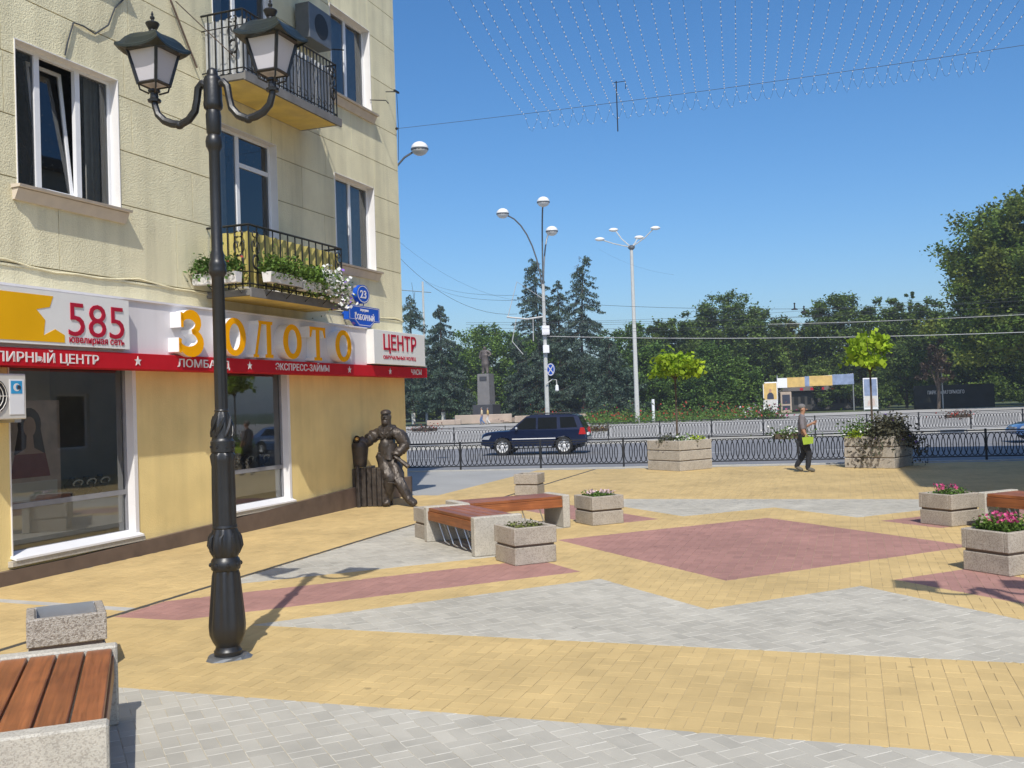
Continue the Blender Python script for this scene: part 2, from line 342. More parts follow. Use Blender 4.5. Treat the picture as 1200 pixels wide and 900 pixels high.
# text as real letters: returns verts / faces with x to the right, y up, z towards the reader
def text_geo(body, cap, width=None, depth=0.01, bold=0.0):
    c = bpy.data.curves.new('text', 'FONT'); c.body = body; c.extrude = depth / 2; c.offset = bold; c.resolution_u = 3
    o = bpy.data.objects.new('text', c); COL.objects.link(o); bpy.context.view_layer.update()
    me = o.to_mesh(); vs = np.array([v.co[:] for v in me.vertices]); fs = [tuple(p.vertices) for p in me.polygons]
    o.to_mesh_clear(); bpy.data.objects.remove(o); bpy.data.curves.remove(c)
    vs[:, 0] -= vs[:, 0].min(); sy = cap / 0.728; sx = (width / vs[:, 0].max()) if width else sy
    vs[:, 0] *= sx; vs[:, 1] *= sy; vs[:, 2] += depth / 2
    if depth > 0: pass
    return vs, fs
def text_obj(name, body, cap, width, depth, matn, parent, place, bold=0.0):
    vs, fs = text_geo(body, cap, width, depth, bold)
    return MB().add([place(*p) for p in vs], fs).build(name, matn, parent)
# foliage: many leaf faces spread over clumps
def leaf_mesh(name, P, size, matn, droop=0.0, up=0.3, aspect=0.6, rng=RNG):
    n = len(P); N = rng.normal(size=(n, 3)); N[:, 2] = np.abs(N[:, 2]) + up; N /= np.linalg.norm(N, axis=1)[:, None]
    T = rng.normal(size=(n, 3)); T[:, 2] -= droop; T -= N * (T * N).sum(1)[:, None]; T /= np.linalg.norm(T, axis=1)[:, None]
    B = np.cross(N, T); s = (size * rng.uniform(0.6, 1.35, n))[:, None]
    V = np.empty((n, 4, 3)); V[:, 0] = P - T * s * .5; V[:, 1] = P + B * s * aspect * .5; V[:, 2] = P + T * s * .5 - N * s * .12; V[:, 3] = P - B * s * aspect * .5
    me = bpy.data.meshes.new(name); me.vertices.add(4 * n); me.vertices.foreach_set('co', V.reshape(-1).astype(np.float32))
    me.loops.add(4 * n); me.loops.foreach_set('vertex_index', np.arange(4 * n, dtype=np.int32))
    me.polygons.add(n); me.polygons.foreach_set('loop_start', np.arange(0, 4 * n, 4, dtype=np.int32))
    me.materials.append(M[matn]); me.update(calc_edges=True); me.validate(); return me
def blob_points(blobs, n, rng=RNG, per=110, spread=0.13):
    vol = np.array([b[3] * b[4] * b[5] for b in blobs]) ** 0.67; vol /= vol.sum(); out = []
    for b, w in zip(blobs, vol):
        k = max(1, int(n * w)); nc = max(2, k // per)
        d = rng.normal(size=(nc, 3)); d /= np.linalg.norm(d, axis=1)[:, None]; d *= (rng.uniform(0.35, 1.0, nc) ** 0.5)[:, None]
        idx = rng.integers(0, nc, k); q = d[idx] + rng.normal(size=(k, 3)) * spread
        out.append(q * np.array(b[3:6]) + np.array(b[:3]))
    return np.concatenate(out)
# ------------------------------------------------------------------ frames of reference of the place
TH = R(20.2); D = Vector((math.sin(TH), math.cos(TH), 0)); NN = Vector((math.cos(TH), -math.sin(TH), 0))
C0 = Vector((-2.55, 23.29, 0)); RF = math.atan2(-D.y, -D.x)       # facade frame: x along the wall towards us, y out of the wall
def fac(u, n=0.0, z=0.0): return C0 - D * u + NN * n + Vector((0, 0, z))
PA = R(19); PO = Vector((3.32, 13.99, 0)); RP = -PA                 # plaza frame: x across the street, y along it
def plan(a, b, z=0.0): return PO + Vector((math.cos(PA) * a + math.sin(PA) * b, -math.sin(PA) * a + math.cos(PA) * b, z))
def to_plan(p): q = p - PO; return (q.x * math.cos(PA) - q.y * math.sin(PA), q.x * math.sin(PA) + q.y * math.cos(PA))
FS = -0.207                                                          # slope of the fence / road line
def fy(x): return 30.95 + FS * x
ROADA = math.atan(FS)
# ------------------------------------------------------------------ ground, road, pavements
def sheet(name, poly, z, m, kind='structure', thick=None):
    b = MB()
    if thick: b.prism(poly, z - thick, z)
    else: b.add([(p[0], p[1], z) for p in poly], [tuple(range(len(poly)))])
    o = b.build(name, m); tag(o, kind=kind); return o
sheet('ground', [(-900, -300), (900, -300), (900, 1500), (-900, 1500)], -0.2, 'lawn')
def strip(d0, d1, x0=-160, x1=160): return [(x0, fy(x0) + d0), (x1, fy(x1) + d0), (x1, fy(x1) + d1), (x0, fy(x0) + d1)]
sheet('road', [(-160, fy(-160) + .45), (160, fy(160) + .45), (160, 52), (-160, 52)], -0.13, 'asphalt')
for k, d in enumerate((9.5,)):
    b = MB()
    for i in range(-14, 15):
        x0 = i * 6.0; b.add([(x0, fy(x0) + d, -.126), (x0 + 2.6, fy(x0 + 2.6) + d, -.126), (x0 + 2.6, fy(x0 + 2.6) + d + .14, -.126), (x0, fy(x0) + d + .14, -.126)], [(0, 1, 2, 3)])
    tag(b.build('lane_marking', 'line'), kind='structure')
sheet('kerb', strip(.2, .45), 0.0, 'kerb', thick=.2)
sheet('park_pavement', [(-160, 52), (160, 48.0), (160, 101), (-160, 101)], 0.0, 'far_pave', thick=.25)
sheet('far_kerb', [(-160, 51.7), (160, 47.7), (160, 48.0), (-160, 52.0)], 0.01, 'kerb', thick=.25)
sheet('sidewalk', strip(-12, .2, -160, 60), -0.03, 'sidewalk')
# ------------------------------------------------------------------ plaza of concrete pavers
plaza = link('plaza_paving', None); plaza.location = PO; plaza.rotation_euler = (0, 0, RP); tag(plaza, kind='structure')
fence_a, fence_b = to_plan(Vector((-12, fy(-12) - .55, 0))), to_plan(Vector((18, fy(18) - .55, 0)))
def fb_at(a): return fence_a[1] + (fence_b[1] - fence_a[1]) * (a - fence_a[0]) / (fence_b[0] - fence_a[0])
sheet_bed = MB().add([(-9.4, -24, -.0042), (10, -24, -.0042), (10, fb_at(10), -.0042), (-7.72, fb_at(-7.72), -.0042), (-7.72, 6.6, -.0042), (-9.4, 6.6, -.0042)], [tuple(range(6))]).build('bedding', 'sand', plaza)
def sgn(p): return sum(p[i][0] * p[(i + 1) % len(p)][1] - p[(i + 1) % len(p)][0] * p[i][1] for i in range(len(p))) / 2
def ccw(p): return p if sgn(p) > 0 else p[::-1]
def clip(poly, a, b, keep):                       # half plane left of a->b (keep=1) or right of it (keep=-1)
    out = []; n = len(poly)
    dx, dy = b[0] - a[0], b[1] - a[1]
    dd = [keep * (dx * (p[1] - a[1]) - dy * (p[0] - a[0])) for p in poly]
    for i in range(n):
        p, q, dp, dq = poly[i], poly[(i + 1) % n], dd[i], dd[(i + 1) % n]
        if dp >= 0: out.append(p)
        if (dp > 0 > dq) or (dp < 0 < dq):
            t = dp / (dp - dq); out.append((p[0] + (q[0] - p[0]) * t, p[1] + (q[1] - p[1]) * t))
    return out
def inter(poly, reg):
    for i in range(len(reg)):
        poly = clip(poly, reg[i], reg[(i + 1) % len(reg)], 1)
        if len(poly) < 3: return None
    return poly
def minus(poly, reg):
    out = []
    for i in range(len(reg)):
        a, b = reg[i], reg[(i + 1) % len(reg)]
        q = clip(poly, a, b, -1)
        if len(q) >= 3: out.append(q)
        poly = clip(poly, a, b, 1)
        if len(poly) < 3: break
    return out
regs = []                                         # (colour, 45 degree laying, convex polygon, box)
def reg(col, diag, poly):
    poly = ccw(poly); xs = [p[0] for p in poly]; ys = [p[1] for p in poly]; regs.append((col, diag, poly, (min(xs), max(xs), min(ys), max(ys))))
for cb in (0.0, -14.1):
    reg('red', 0, [(2.87, cb), (0, cb + 2.92), (-2.87, cb), (0, cb - 2.95)])
    for sx in (1, -1):
        for sy in (1, -1):
            reg('red', 0, [(sx * x, cb + sy * y) for x, y in ((5.95, 5.95), (5.95, 5.13), (2.62, 1.80), (1.80, 2.62), (5.13, 5.95))])
            reg('grey', (cb, 0, sy), [(sx * x, cb + sy * y) for x, y in ((0, 6), (4.25, 6), (1.45, 3.05), (0, 4.5))])
            reg('grey', (cb, 1, sx), [(sx * y, cb + sy * x) for x, y in ((0, 5.95), (4.25, 5.95), (1.45, 3.05), (0, 4.5))])
slot = ccw([(-6.05, -20), (-5.96, -20), (-5.96, 15.9), (-6.05, 15.9)])
cross = ccw([(-9.3, -5.27), (-6.05, -5.50), (-6.05, -5.66), (-9.3, -5.43)])
def unit_cells(x0, x1, y0, y1, w=0.222):
    h = w / 2; P = h + w; i0 = math.floor(x0 / w); i1 = math.ceil(x1 / w); j0 = math.floor(y0 / P) - 1; j1 = math.ceil(y1 / P) + 1
    for i in range(i0, i1):
        off = (i % 2) * P / 2
        for j in range(j0, j1):
            x, y = i * w, j * P + off
            yield (x, y, x + w, y + h, 0); yield (x, y + h, x + h, y + P, 1); yield (x + h, y + h, x + w, y + P, 1)
G2 = 0.0012
blocks = {'yellow': [], 'grey': [], 'red': []}; full = []
c45 = math.sqrt(.5)
def visible(a, b):
    p = plan(a, b); return p.y > 3.2 and abs(p.x) < .62 * p.y + 2.0
def emit(col, poly, whole, info=None):
    if abs(sgn(poly)) < 0.0012: return
    blocks[col].append(poly)
    if whole: full.append((col, len(blocks[col]) - 1, info))
def place_cells(gen, diag):
    for (x0, y0, x1, y1, o) in gen:
        q = [(x0 + G2, y0 + G2), (x1 - G2, y0 + G2), (x1 - G2, y1 - G2), (x0 + G2, y1 - G2)]; c = ((x0 + x1) / 2, (y0 + y1) / 2)
        if diag: q = [((p[0] - p[1]) * c45, (p[0] + p[1]) * c45) for p in q]; c = ((c[0] - c[1]) * c45, (c[0] + c[1]) * c45)
        yield q, c, o
B0 = (-9.3, 10.0, -11.5, 16.6)
near_regs = regs
for q, c, o in place_cells(unit_cells(*B0), 0):
    if not visible(*c): continue
    if c[0] < -7.72 and c[1] > 6.8: continue
    fu = (PO + Vector((0, 0, 0)))
    q0 = q
    dd = (fence_b[0] - fence_a[0]) * (c[1] - fence_a[1]) - (fence_b[1] - fence_a[1]) * (c[0] - fence_a[0])
    if dd > -0.1: continue
    p3 = plan(*c); nrm = (p3 - C0).dot(NN)
    if nrm < 0.03 and (C0 - p3).dot(D) > 0.0: continue
    pieces = [q]; touched = False; done = False
    for (col, dg, poly, bx) in regs:
        if c[0] < bx[0] - .2 or c[0] > bx[1] + .2 or c[1] < bx[2] - .2 or c[1] > bx[3] + .2: continue
        ip = inter(q, poly)
        if ip is None: continue
        touched = True
        if col == 'red': emit('red', ip, False)
        np_ = []
        for pc in pieces: np_ += minus(pc, poly)
        pieces = np_
        if not pieces: break
    for cut in (slot, cross):
        if abs(c[0] + 6.0) < .3 or c[0] < -5.8:
            np_ = []
            for pc in pieces:
                m_ = minus(pc, cut)
                if len(m_) != 1 or m_[0] != pc: touched = touched or inter(pc, cut) is not None
                np_ += m_ if inter(pc, cut) is not None else [pc]
            pieces = np_
    for pc in pieces: emit('yellow', pc, (not touched) and len(pieces) == 1, (c, o, 0))
for key in sorted({r[1] for r in regs if r[0] == 'grey'}):
    pair = [r[2] for r in regs if r[0] == 'grey' and r[1] == key]
    cs = [((p[0] + p[1]) * c45, (p[1] - p[0]) * c45) for poly in pair for p in poly]
    for q, c, o in place_cells(unit_cells(min(p[0] for p in cs), max(p[0] for p in cs), min(p[1] for p in cs), max(p[1] for p in cs)), 1):
        if not visible(*c): continue
        ips = [ip for ip in (inter(q, poly) for poly in pair) if ip is not None]
        if ips and abs(sum(sgn(ip) for ip in ips) - sgn(q)) < 1e-7: emit('grey', q, True, (c, o, 1))
        else:
            for ip in ips: emit('grey', ip, False)
# the 300 whole pavers that show largest become parts of their own
def in_view(c):
    p = plan(*c); return p.y > 5.6 and -.50 * p.y + .2 < p.x < .51 * p.y - .1
cand = [f for f in full if in_view(f[2][0])]; cand.sort(key=lambda f: plan(*f[2][0]).length)
single = cand[:300]; drop = {}
for col, i, info in single: drop.setdefault(col, set()).add(i)
CH = 0.0025
def paver_geo(b, poly, z=0.0, tilt=None):
    n = len(poly); cx = sum(p[0] for p in poly) / n; cy = sum(p[1] for p in poly) / n
    top = []
    for p in poly:
        dx, dy = p[0] - cx, p[1] - cy; l = math.hypot(dx, dy) or 1; k = max(0.0, 1 - CH * 1.3 / l); top.append((cx + dx * k, cy + dy * k, z + (dx * tilt[0] + dy * tilt[1] if tilt else 0)))
    vs = [(p[0], p[1], z - .003) for p in poly] + top; o = len(b.v)
    b.mat(0).add(vs, [tuple(range(n, 2 * n))]); b.v = b.v[:o]; b.mat(1).add(vs, [(i, (i + 1) % n, n + (i + 1) % n, n + i) for i in range(n)])
for col in ('yellow', 'grey', 'red'):
    b = MB(); ds = drop.get(col, ())
    for i, poly in enumerate(blocks[col]):
        if i not in ds: paver_geo(b, poly, random.uniform(-.001, .0008), (random.uniform(-.004, .004), random.uniform(-.004, .004)))
    tag(b.build('pavers', ['paver_' + col, 'pale_joint' if col == 'grey' else 'paver_' + col], plaza), kind='stuff')
pm = {}
for col in ('yellow', 'grey', 'red'):
    b = MB(); w, h = .222 / 2 - G2, .111 / 2 - G2; paver_geo(b, [(-w, -h), (w, -h), (w, h), (-w, h)]); pm[col] = b.mesh('paver', ['paver_' + col, 'pale_joint' if col == 'grey' else 'paver_' + col])
for col, i, (c, o, dg) in single:
    p = link('paver', pm[col], plaza, (c[0], c[1], random.uniform(-.001, .0008)), (PI / 2 if o else 0) + (PI / 4 if dg else 0))
    p.rotation_euler.x = random.uniform(-.004, .004); p.rotation_euler.y = random.uniform(-.004, .004)
MB().box(-6.047, -5.963, -20, fb_at(-6), -.05, -.004).build('drain_channel', 'dark_slot', plaza)
MB().prism([(-9.3, -5.275), (-6.05, -5.505), (-6.05, -5.655), (-9.3, -5.425)], -.03, -.001).build('drain_strip', 'kerb', plaza)
# ------------------------------------------------------------------ the building on the left
bld = thing('corner_building', 'beige stucco corner building with yellow ground floor and iron balconies', 'building', C0, RF)
UMAX, ZTOP, ZG = 24.0, 14.4, 4.12
FL = 3.58
up_open = []                                    # upper openings: u0, u1, z0, z1
for f in range(3):
    z = FL * f
    up_open += [(1.25, 3.0, 5.14 + z, 7.06 + z), (9.27, 11.16, 5.16 + z, 7.12 + z), (5.12, 6.95, 4.3 + z, 7.12 + z), (13.4, 15.3, 5.16 + z, 7.12 + z)]
shop_open = [(9.12, 11.38, .34, 3.3), (4.98, 6.86, .42, 3.3), (14.5, 16.6, .34, 3.3)]
def holed(b, u0, u1, z0, z1, n, holes, dep):
    us = sorted({u0, u1, *[x for h in holes for x in h[:2] if u0 < x < u1]}); zs = sorted({z0, z1, *[x for h in holes for x in h[2:] if z0 < x < z1]})
    for i in range(len(us) - 1):
        for j in range(len(zs) - 1):
            cu, cz = (us[i] + us[i + 1]) / 2, (zs[j] + zs[j + 1]) / 2
            if any(h[0] < cu < h[1] and h[2] < cz < h[3] for h in holes): continue
            b.add([(us[i], n, zs[j]), (us[i + 1], n, zs[j]), (us[i + 1], n, zs[j + 1]), (us[i], n, zs[j + 1])], [(3, 2, 1, 0)])
    for (a, c, z, y) in holes:
        b.add([(a, n, z), (c, n, z), (c, n, y), (a, n, y), (a, n - dep, z), (c, n - dep, z), (c, n - dep, y), (a, n - dep, y)],
              [(0, 1, 5, 4), (1, 2, 6, 5), (2, 3, 7, 6), (3, 0, 4, 7)])
b = MB().mat(0); holed(b, 0, UMAX, ZG, ZTOP, -.016, up_open, .3)
b.add([(0, -.016, ZG), (0, -13, ZG), (0, -13, ZTOP), (0, -.016, ZTOP)], [(0, 1, 2, 3)])
b.add([(UMAX, -.016, 0), (UMAX, -13, 0), (UMAX, -13, ZTOP), (UMAX, -.016, ZTOP)], [(3, 2, 1, 0)])
b.add([(0, -13, 0), (UMAX, -13, 0), (UMAX, -13, ZTOP), (0, -13, ZTOP)], [(0, 1, 2, 3)])
b.build('upper_wall', 'joint', bld)
b = MB(); b.prism([(-.35, .35), (UMAX, .35), (UMAX, -13.3), (-.35, -13.3)], ZTOP, ZTOP + .5); b.box(-.2, UMAX, -13, .2, ZTOP - .3, ZTOP); b.build('cornice', 'stucco', bld)
b = MB(); holed(b, 0, UMAX, 0, 3.4, 0.0, shop_open, .2); b.add([(0, 0, 0), (0, -13, 0), (0, -13, 3.4), (0, 0, 3.4)], [(0, 1, 2, 3)]); b.build('ground_floor_wall', 'plaster', bld)
b = MB(); b.add([(0, -.004, 3.4), (UMAX, -.004, 3.4), (UMAX, -.004, ZG), (0, -.004, ZG)], [(3, 2, 1, 0)]); b.add([(0, -.004, 3.4), (0, -13, 3.4), (0, -13, ZG), (0, -.004, ZG)], [(0, 1, 2, 3)]); b.build('frieze', 'stucco', bld)
# stucco panels between the scored joints
zj = [4.13, 5.26, 6.08, 6.9, 7.7, 8.55, 9.62, 10.57, 11.35, 12.2, 13.1, 14.1]
rr = random.Random(3); SM = {}
for r in range(len(zj) - 1):
    cuts = [0.0]; x = (1.3 if r % 2 else 2.1)
    while x < 14.2: cuts.append(x + rr.uniform(-.15, .15)); x += rr.uniform(1.7, 2.5)
    cuts += [17.5, UMAX]
    for i in range(len(cuts) - 1):
        if cuts[i] > 13 and zj[r] > 9: continue
        g = .008; u0, u1, z0, z1 = cuts[i] + (g if i else 0), cuts[i + 1] - g * .6, zj[r] + g, zj[r + 1] - g
        hs = [h for h in up_open if h[0] < u1 and h[1] > u0 and h[2] < z1 and h[3] > z0]
        us = sorted({u0, u1, *[q for h in hs for q in h[:2] if u0 < q < u1]}); zs = sorted({z0, z1, *[q for h in hs for q in h[2:] if z0 < q < z1]})
        b = MB(); any_ = False
        for ii in range(len(us) - 1):
            for jj in range(len(zs) - 1):
                cu, cz = (us[ii] + us[ii + 1]) / 2, (zs[jj] + zs[jj + 1]) / 2
                if any(h[0] < cu < h[1] and h[2] < cz < h[3] for h in hs): continue
                b.box(us[ii], us[ii + 1], -.016, 0.0, zs[jj], zs[jj + 1]); any_ = True
        if any_: b.build('stucco_panel', 'stucco', bld)
b = MB(); b.box(13.2, UMAX, -.016, -.002, 9.0, 14.1)
b = MB(); b.box(-.02, UMAX, .0, .012, ZG - .03, ZG + .0); b.tube([(u, .015, 4.12 + .035 * math.sin(u * 2.3) + .02 * math.sin(u * 5.1)) for u in np.linspace(.0, UMAX, 60)], .012, 4); b.build('string_course', 'stucco', bld)
# plinth, its top stepping up along the falling pavement
b = MB()
prof = [(UMAX, .18), (10.5, .18), (7.4, .25), (5.0, .34), (2.7, .42), (-.06, .44)]
for (ua, za), (ub, zb) in zip(prof[:-1], prof[1:]):
    b.add([(ua, .0, 0), (ub, .0, 0), (ub, .0, zb), (ua, .0, za), (ua, .09, 0), (ub, .09, 0), (ub, .09, zb), (ua, .09, za)], [(4, 5, 6, 7)[::1], (7, 6, 2, 3), (0, 3, 2, 1)])
b.box(-.06, .0, -6, .09, 0, .44); b.build('plinth', 'plinth', bld)
def window_part(u0, u1, z0, z1, cols, rec=.14, tilt=None, fr='white', reveal=True, curtain=None, trans=None, sill=True, curtside=0):
    b = MB(); y0, y1 = -rec - .06, -rec; t = .065
    b.box(u0, u1, y0, y1, z0, z0 + t); b.box(u0, u1, y0, y1, z1 - t, z1); b.box(u0, u0 + t, y0, y1, z0 + t, z1 - t); b.box(u1 - t, u1, y0, y1, z0 + t, z1 - t)
    for c in cols[1:-1]: b.box(c - .045, c + .045, y0, y1 + .004, z0 + t, z1 - t)
    if trans: b.box(trans[0], trans[1], y0, y1 + .003, trans[2] - .04, trans[2] + .04)
    w = b.build('window', fr, bld)
    if reveal:
        b = MB(); e = .004; b.box(u0 - .0, u0 + .012, -rec, .012, z0, z1); b.box(u1 - .012, u1, -rec, .012, z0, z1); b.box(u0, u1, -rec, .012, z1 - .012, z1)
        b.build('reveal', 'white_paint', w)
    for i in range(len(cols) - 1):
        a, c = cols[i] + .05, cols[i + 1] - .05
        if tilt == i:
            ob = MB(); s_ = .05; H_ = z1 - z0 - 2 * t
            ob.box(a, c, -.04, 0, 0, s_); ob.box(a, c, -.04, 0, H_ - s_, H_); ob.box(a, a + s_, -.04, 0, s_, H_ - s_); ob.box(c - s_, c, -.04, 0, s_, H_ - s_)
            o = ob.build('casement', fr, w); o.location = (0, -rec - .05, z0 + t); o.rotation_euler = (R(6), 0, 0)
            p = MB(); p.add([(a + s_, -.02, s_), (c - s_, -.02, s_), (c - s_, -.02, H_ - s_), (a + s_, -.02, H_ - s_)], [(3, 2, 1, 0)])
            o = p.build('pane', 'glass', w); o.location = (0, -rec - .05, z0 + t); o.rotation_euler = (R(6), 0, 0)
        else:
            ob = MB(); y = -rec - .02; ob.add([(a, y, z0 + t), (c, y, z0 + t), (c, y, z1 - t), (a, y, z1 - t)], [(3, 2, 1, 0)]); ob.build('pane', 'glass', w)
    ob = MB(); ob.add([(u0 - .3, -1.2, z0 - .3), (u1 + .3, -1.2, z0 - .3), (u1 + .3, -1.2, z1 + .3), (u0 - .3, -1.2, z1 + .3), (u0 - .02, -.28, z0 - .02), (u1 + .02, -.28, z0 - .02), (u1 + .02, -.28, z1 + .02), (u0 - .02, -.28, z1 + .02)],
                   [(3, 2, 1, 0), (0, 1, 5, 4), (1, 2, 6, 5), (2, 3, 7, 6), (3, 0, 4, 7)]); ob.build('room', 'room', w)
    if curtain:
        ob = MB(); n = 14; a, c = curtain
        ob.add([(a + (c - a) * i / n, -.36 + .025 * math.sin(i * 1.7), z) for z in (z0, z1) for i in range(n + 1)], [(i, i + 1, n + 2 + i, n + 1 + i)[::-1] for i in range(n)]); ob.build('curtain', 'curtain', w)
    if sill:
        ob = MB(); ob.prism([(-.05, -.045), (.15, -.035), (.16, .0), (-.05, .012)], u0 - .08, u1 + .1, 'yz'); ob.prism([(.0, -.19), (.04, -.19), (.11, -.047), (.0, -.047)], u0 - .06, u1 + .08, 'yz')
        so_ = ob.build('sill', 'sill', w); so_.location = (0, 0, z0)
    return w
for f in range(3):
    z = FL * f
    window_part(1.25, 3.0, 5.14 + z, 7.06 + z, [1.25, 1.86, 2.28, 3.0] if False else [1.25, 2.1, 2.72, 3.0], curtain=(1.28, 2.6), rec=.16)
    window_part(9.27, 11.16, 5.16 + z, 7.12 + z, [9.27, 9.93, 10.66, 11.16], tilt=1, curtain=(9.3, 9.55))
    window_part(13.4, 15.3, 5.16 + z, 7.12 + z, [13.4, 14.0, 14.7, 15.3])
    window_part(5.12, 6.95, 4.3 + z, 7.12 + z, [5.12, 6.15, 6.95], tilt=None, trans=(5.2, 6.1, 6.55 + z), sill=False, curtain=(6.2, 6.9))
# balconies
def balcony(zs, sheet_m, fold, upper):
    u0, u1, n1 = 4.2, 7.3, .87
    b = MB().mat(0); b.box(u0, u1, 0, n1, zs - .10, zs); b.mat(1); b.add([(u0 + .06, 0.02, zs - .104), (u1 - .06, 0.02, zs - .104), (u1 - .06, n1 - .06, zs - .104), (u0 + .06, n1 - .06, zs - .104)], [(3, 2, 1, 0)])
    b.mat(0); b.box(u0 - .02, u1 + .02, n1, n1 + .03, zs - .13, zs + .02)
    bal = b.build('balcony', ['slab', 'soffit'], bld)
    zt = zs + 1.08; b = MB()
    for (p, q) in (((u0 + .04, 0, 0), (u0 + .04, n1 - .04, 0)), ((u1 - .04, 0, 0), (u1 - .04, n1 - .04, 0)), ((u0 + .04, n1 - .04, 0), (u1 - .04, n1 - .04, 0))):
        for zz, r in ((zt, .02), (zs + .1, .013), (zs + (.82 if upper else .3), .010)):
            b.tube([(p[0], p[1], zz), (q[0], q[1], zz)], r, 4)
    b.build('handrail', 'iron', bal)
    bm = MB().box(-.009, .009, -.009, .009, 0, 1.06).mesh('baluster', 'iron')
    n = 26 if upper else 13
    for i in range(n + 1): link('baluster', bm, bal, (u0 + .04 + (u1 - u0 - .08) * i / n, n1 - .04, zs + .02))
    for i in range(1, 6):
        for uu in (u0 + .04, u1 - .04): link('baluster', bm, bal, (uu, .0 + (n1 - .04) * i / 6, zs + .02))
    # corrugated or folded sheets behind the bars
    b = MB()
    def fold_sheet(P, Q, k, dep):
        P, Q = Vector(P), Vector(Q); d = (Q - P); L = d.length; d.normalize(); nrm = Vector((-d.y, d.x, 0)); m = k * 4
        row = []
        for i in range(m + 1):
            ph = i % 4; off = dep if ph in (1, 2) else 0; row.append(P + d * (L * i / m) + nrm * off)
        vs = [r + Vector((0, 0, zs + .06)) for r in row] + [r + Vector((0, 0, zs + .98)) for r in row]
        b.add(vs, [(i, i + 1, m + 2 + i, m + 1 + i) for i in range(m)])
    fold_sheet((u0 + .08, n1 - .09, 0), (u1 - .08, n1 - .09, 0), fold, -.04); fold_sheet((u1 - .08, n1 - .09, 0), (u1 - .08, .05, 0), max(3, fold // 4), -.03); fold_sheet((u0 + .08, .05, 0), (u0 + .08, n1 - .09, 0), max(3, fold // 4), -.03)
    b.build('cladding_sheet', sheet_m, bal)
    # scrollwork at the corners
    def scroll(cu, cn, zc, along):
        sc = MB()
        def P(s_, z): return (cu + s_, cn, z) if along else (cu, cn + s_, z)
        for sg in (1, -1):
            sc.tube([P(sg * (.015 + .07 * math.sin(t)), zs + .35 + .12 * (1 - math.cos(t)) ) for t in np.linspace(0, PI, 9)], .013, 4)
            sc.tube([P(sg * (.07 - .05 * math.cos(t) * (1 - t / 9)), zs + .72 + .09 * math.sin(t)) for t in np.linspace(0, 5.2, 12)], .013, 4)
            sc.tube([P(sg * (.02 + .06 * math.sin(t)), zs + .88 + .05 * (1 - math.cos(t))) for t in np.linspace(0, PI, 8)], .013, 4)
        sc.tube([P(.075 * math.cos(t), zs + .47 + .1 * math.sin(t)) for t in np.linspace(0, 2 * PI, 13)[:-1]], .012, 4, closed=True)
        sc.build('scrollwork', 'iron', bal)
    for cu in (u0 + .2, u1 - .2): scroll(cu, n1 - .02, 0, True)
    scroll(u1 - .02, n1 - .22, 0, False); scroll(u0 + .02, n1 - .22, 0, False)
    if upper:
        b = MB()
        for i in range(12):
            uu = u0 + .3 + i * .225; b.tube([(uu + .05 * math.cos(t), n1 - .015, zs + .2 + .05 * math.sin(t)) for t in np.linspace(0, 2 * PI, 9)[:-1]], .008, 4, closed=True)
        b.build('ring_ornament', 'iron', bal)
    else:
        b = MB()
        for uu in (4.5, 5.1, 5.7, 6.3, 6.9):
            b.tube([(uu, n1, zs - .1), (uu, n1 + .26, zs + .1)], .009, 4); b.tube([(uu, n1, zs + .28), (uu, n1 + .26, zs + .1)], .009, 4)
        for q in (.2, .7): b.tube([(u1, q, zs - .06), (u1 + .3, q, zs + .12)], .009, 4)
        b.tube([(4.4, n1 + .26, zs + .1), (7.0, n1 + .26, zs + .1)], .009, 4); b.tube([(u1 + .28, 0.1, zs + .11), (u1 + .28, .85, zs + .11)], .009, 4)
        b.build('flower_box_bracket', 'iron', bal)
    return bal
balcony(4.12, 'corr_yellow', 11, False); balcony(7.72, 'corr_grey', 20, True); balcony(11.3, 'corr_grey', 20, True)
# shop windows
def shop_window(u0, u1, z0, z1, zm, rev_low):
    b = MB(); y0, y1 = -.17, -.12; t = .05
    b.box(u0, u1, y0, y1, z0, z0 + t); b.box(u0, u0 + .055, y0, y1, z0 + t, z1); b.box(u1 - .05, u1, y0, y1, z0 + t, z1); b.box(u0 + .055, u1 - .05, y0, y1 + .003, zm - .035, zm + .035)
    w = b.build('shop_window', 'ac_dark', bld)
    b = MB(); b.box(u0, u0 + .014, -.12, .014, z0, z1); b.box(u1 - .014, u1, -.12, .014, z0, z1); b.box(u0 - .06, u0, .0, .014, z0 - .02, z1 - .2); b.build('reveal', 'white_paint', w)
    b = MB(); b.prism([(-.12, .0), (.10, -.05), (.10, -.022), (-.12, .045)], u0 - .06, u1 + .02, 'yz'); o = b.build('sill', 'white', w); o.location = (0, 0, z0)
    b = MB(); b.prism([(.0, -.13), (.085, -.12), (.085, -.055), (.0, -.055)], u0 - .1, u1 + .06, 'yz'); o = b.build('sill_apron', 'rim', w); o.location = (0, 0, z0)
    for (a, c) in ((z0 + t, zm - .035), (zm + .035, z1)):
        b = MB(); b.add([(u0 + .055, -.145, a), (u1 - .05, -.145, a), (u1 - .05, -.145, c), (u0 + .055, -.145, c)], [(3, 2, 1, 0)]); b.build('pane', 'shop_glass', w)
    b = MB(); b.add([(u0 - .3, -1.9, z0), (u1 + .3, -1.9, z0), (u1 + .3, -1.9, z1), (u0 - .3, -1.9, z1), (u0 - .02, -.2, z0), (u1 + .02, -.2, z0), (u1 + .02, -.2, z1), (u0 - .02, -.2, z1)],
                    [(3, 2, 1, 0), (0, 1, 5, 4), (1, 2, 6, 5), (2, 3, 7, 6), (3, 0, 4, 7)]); b.build('display_room', 'room_light', w)
    b = MB(); b.box(u0 + .05, u1 - .05, -.75, -.2, zm - .45, zm - .05); b.build('display_shelf', 'white_paint', w)
    return w
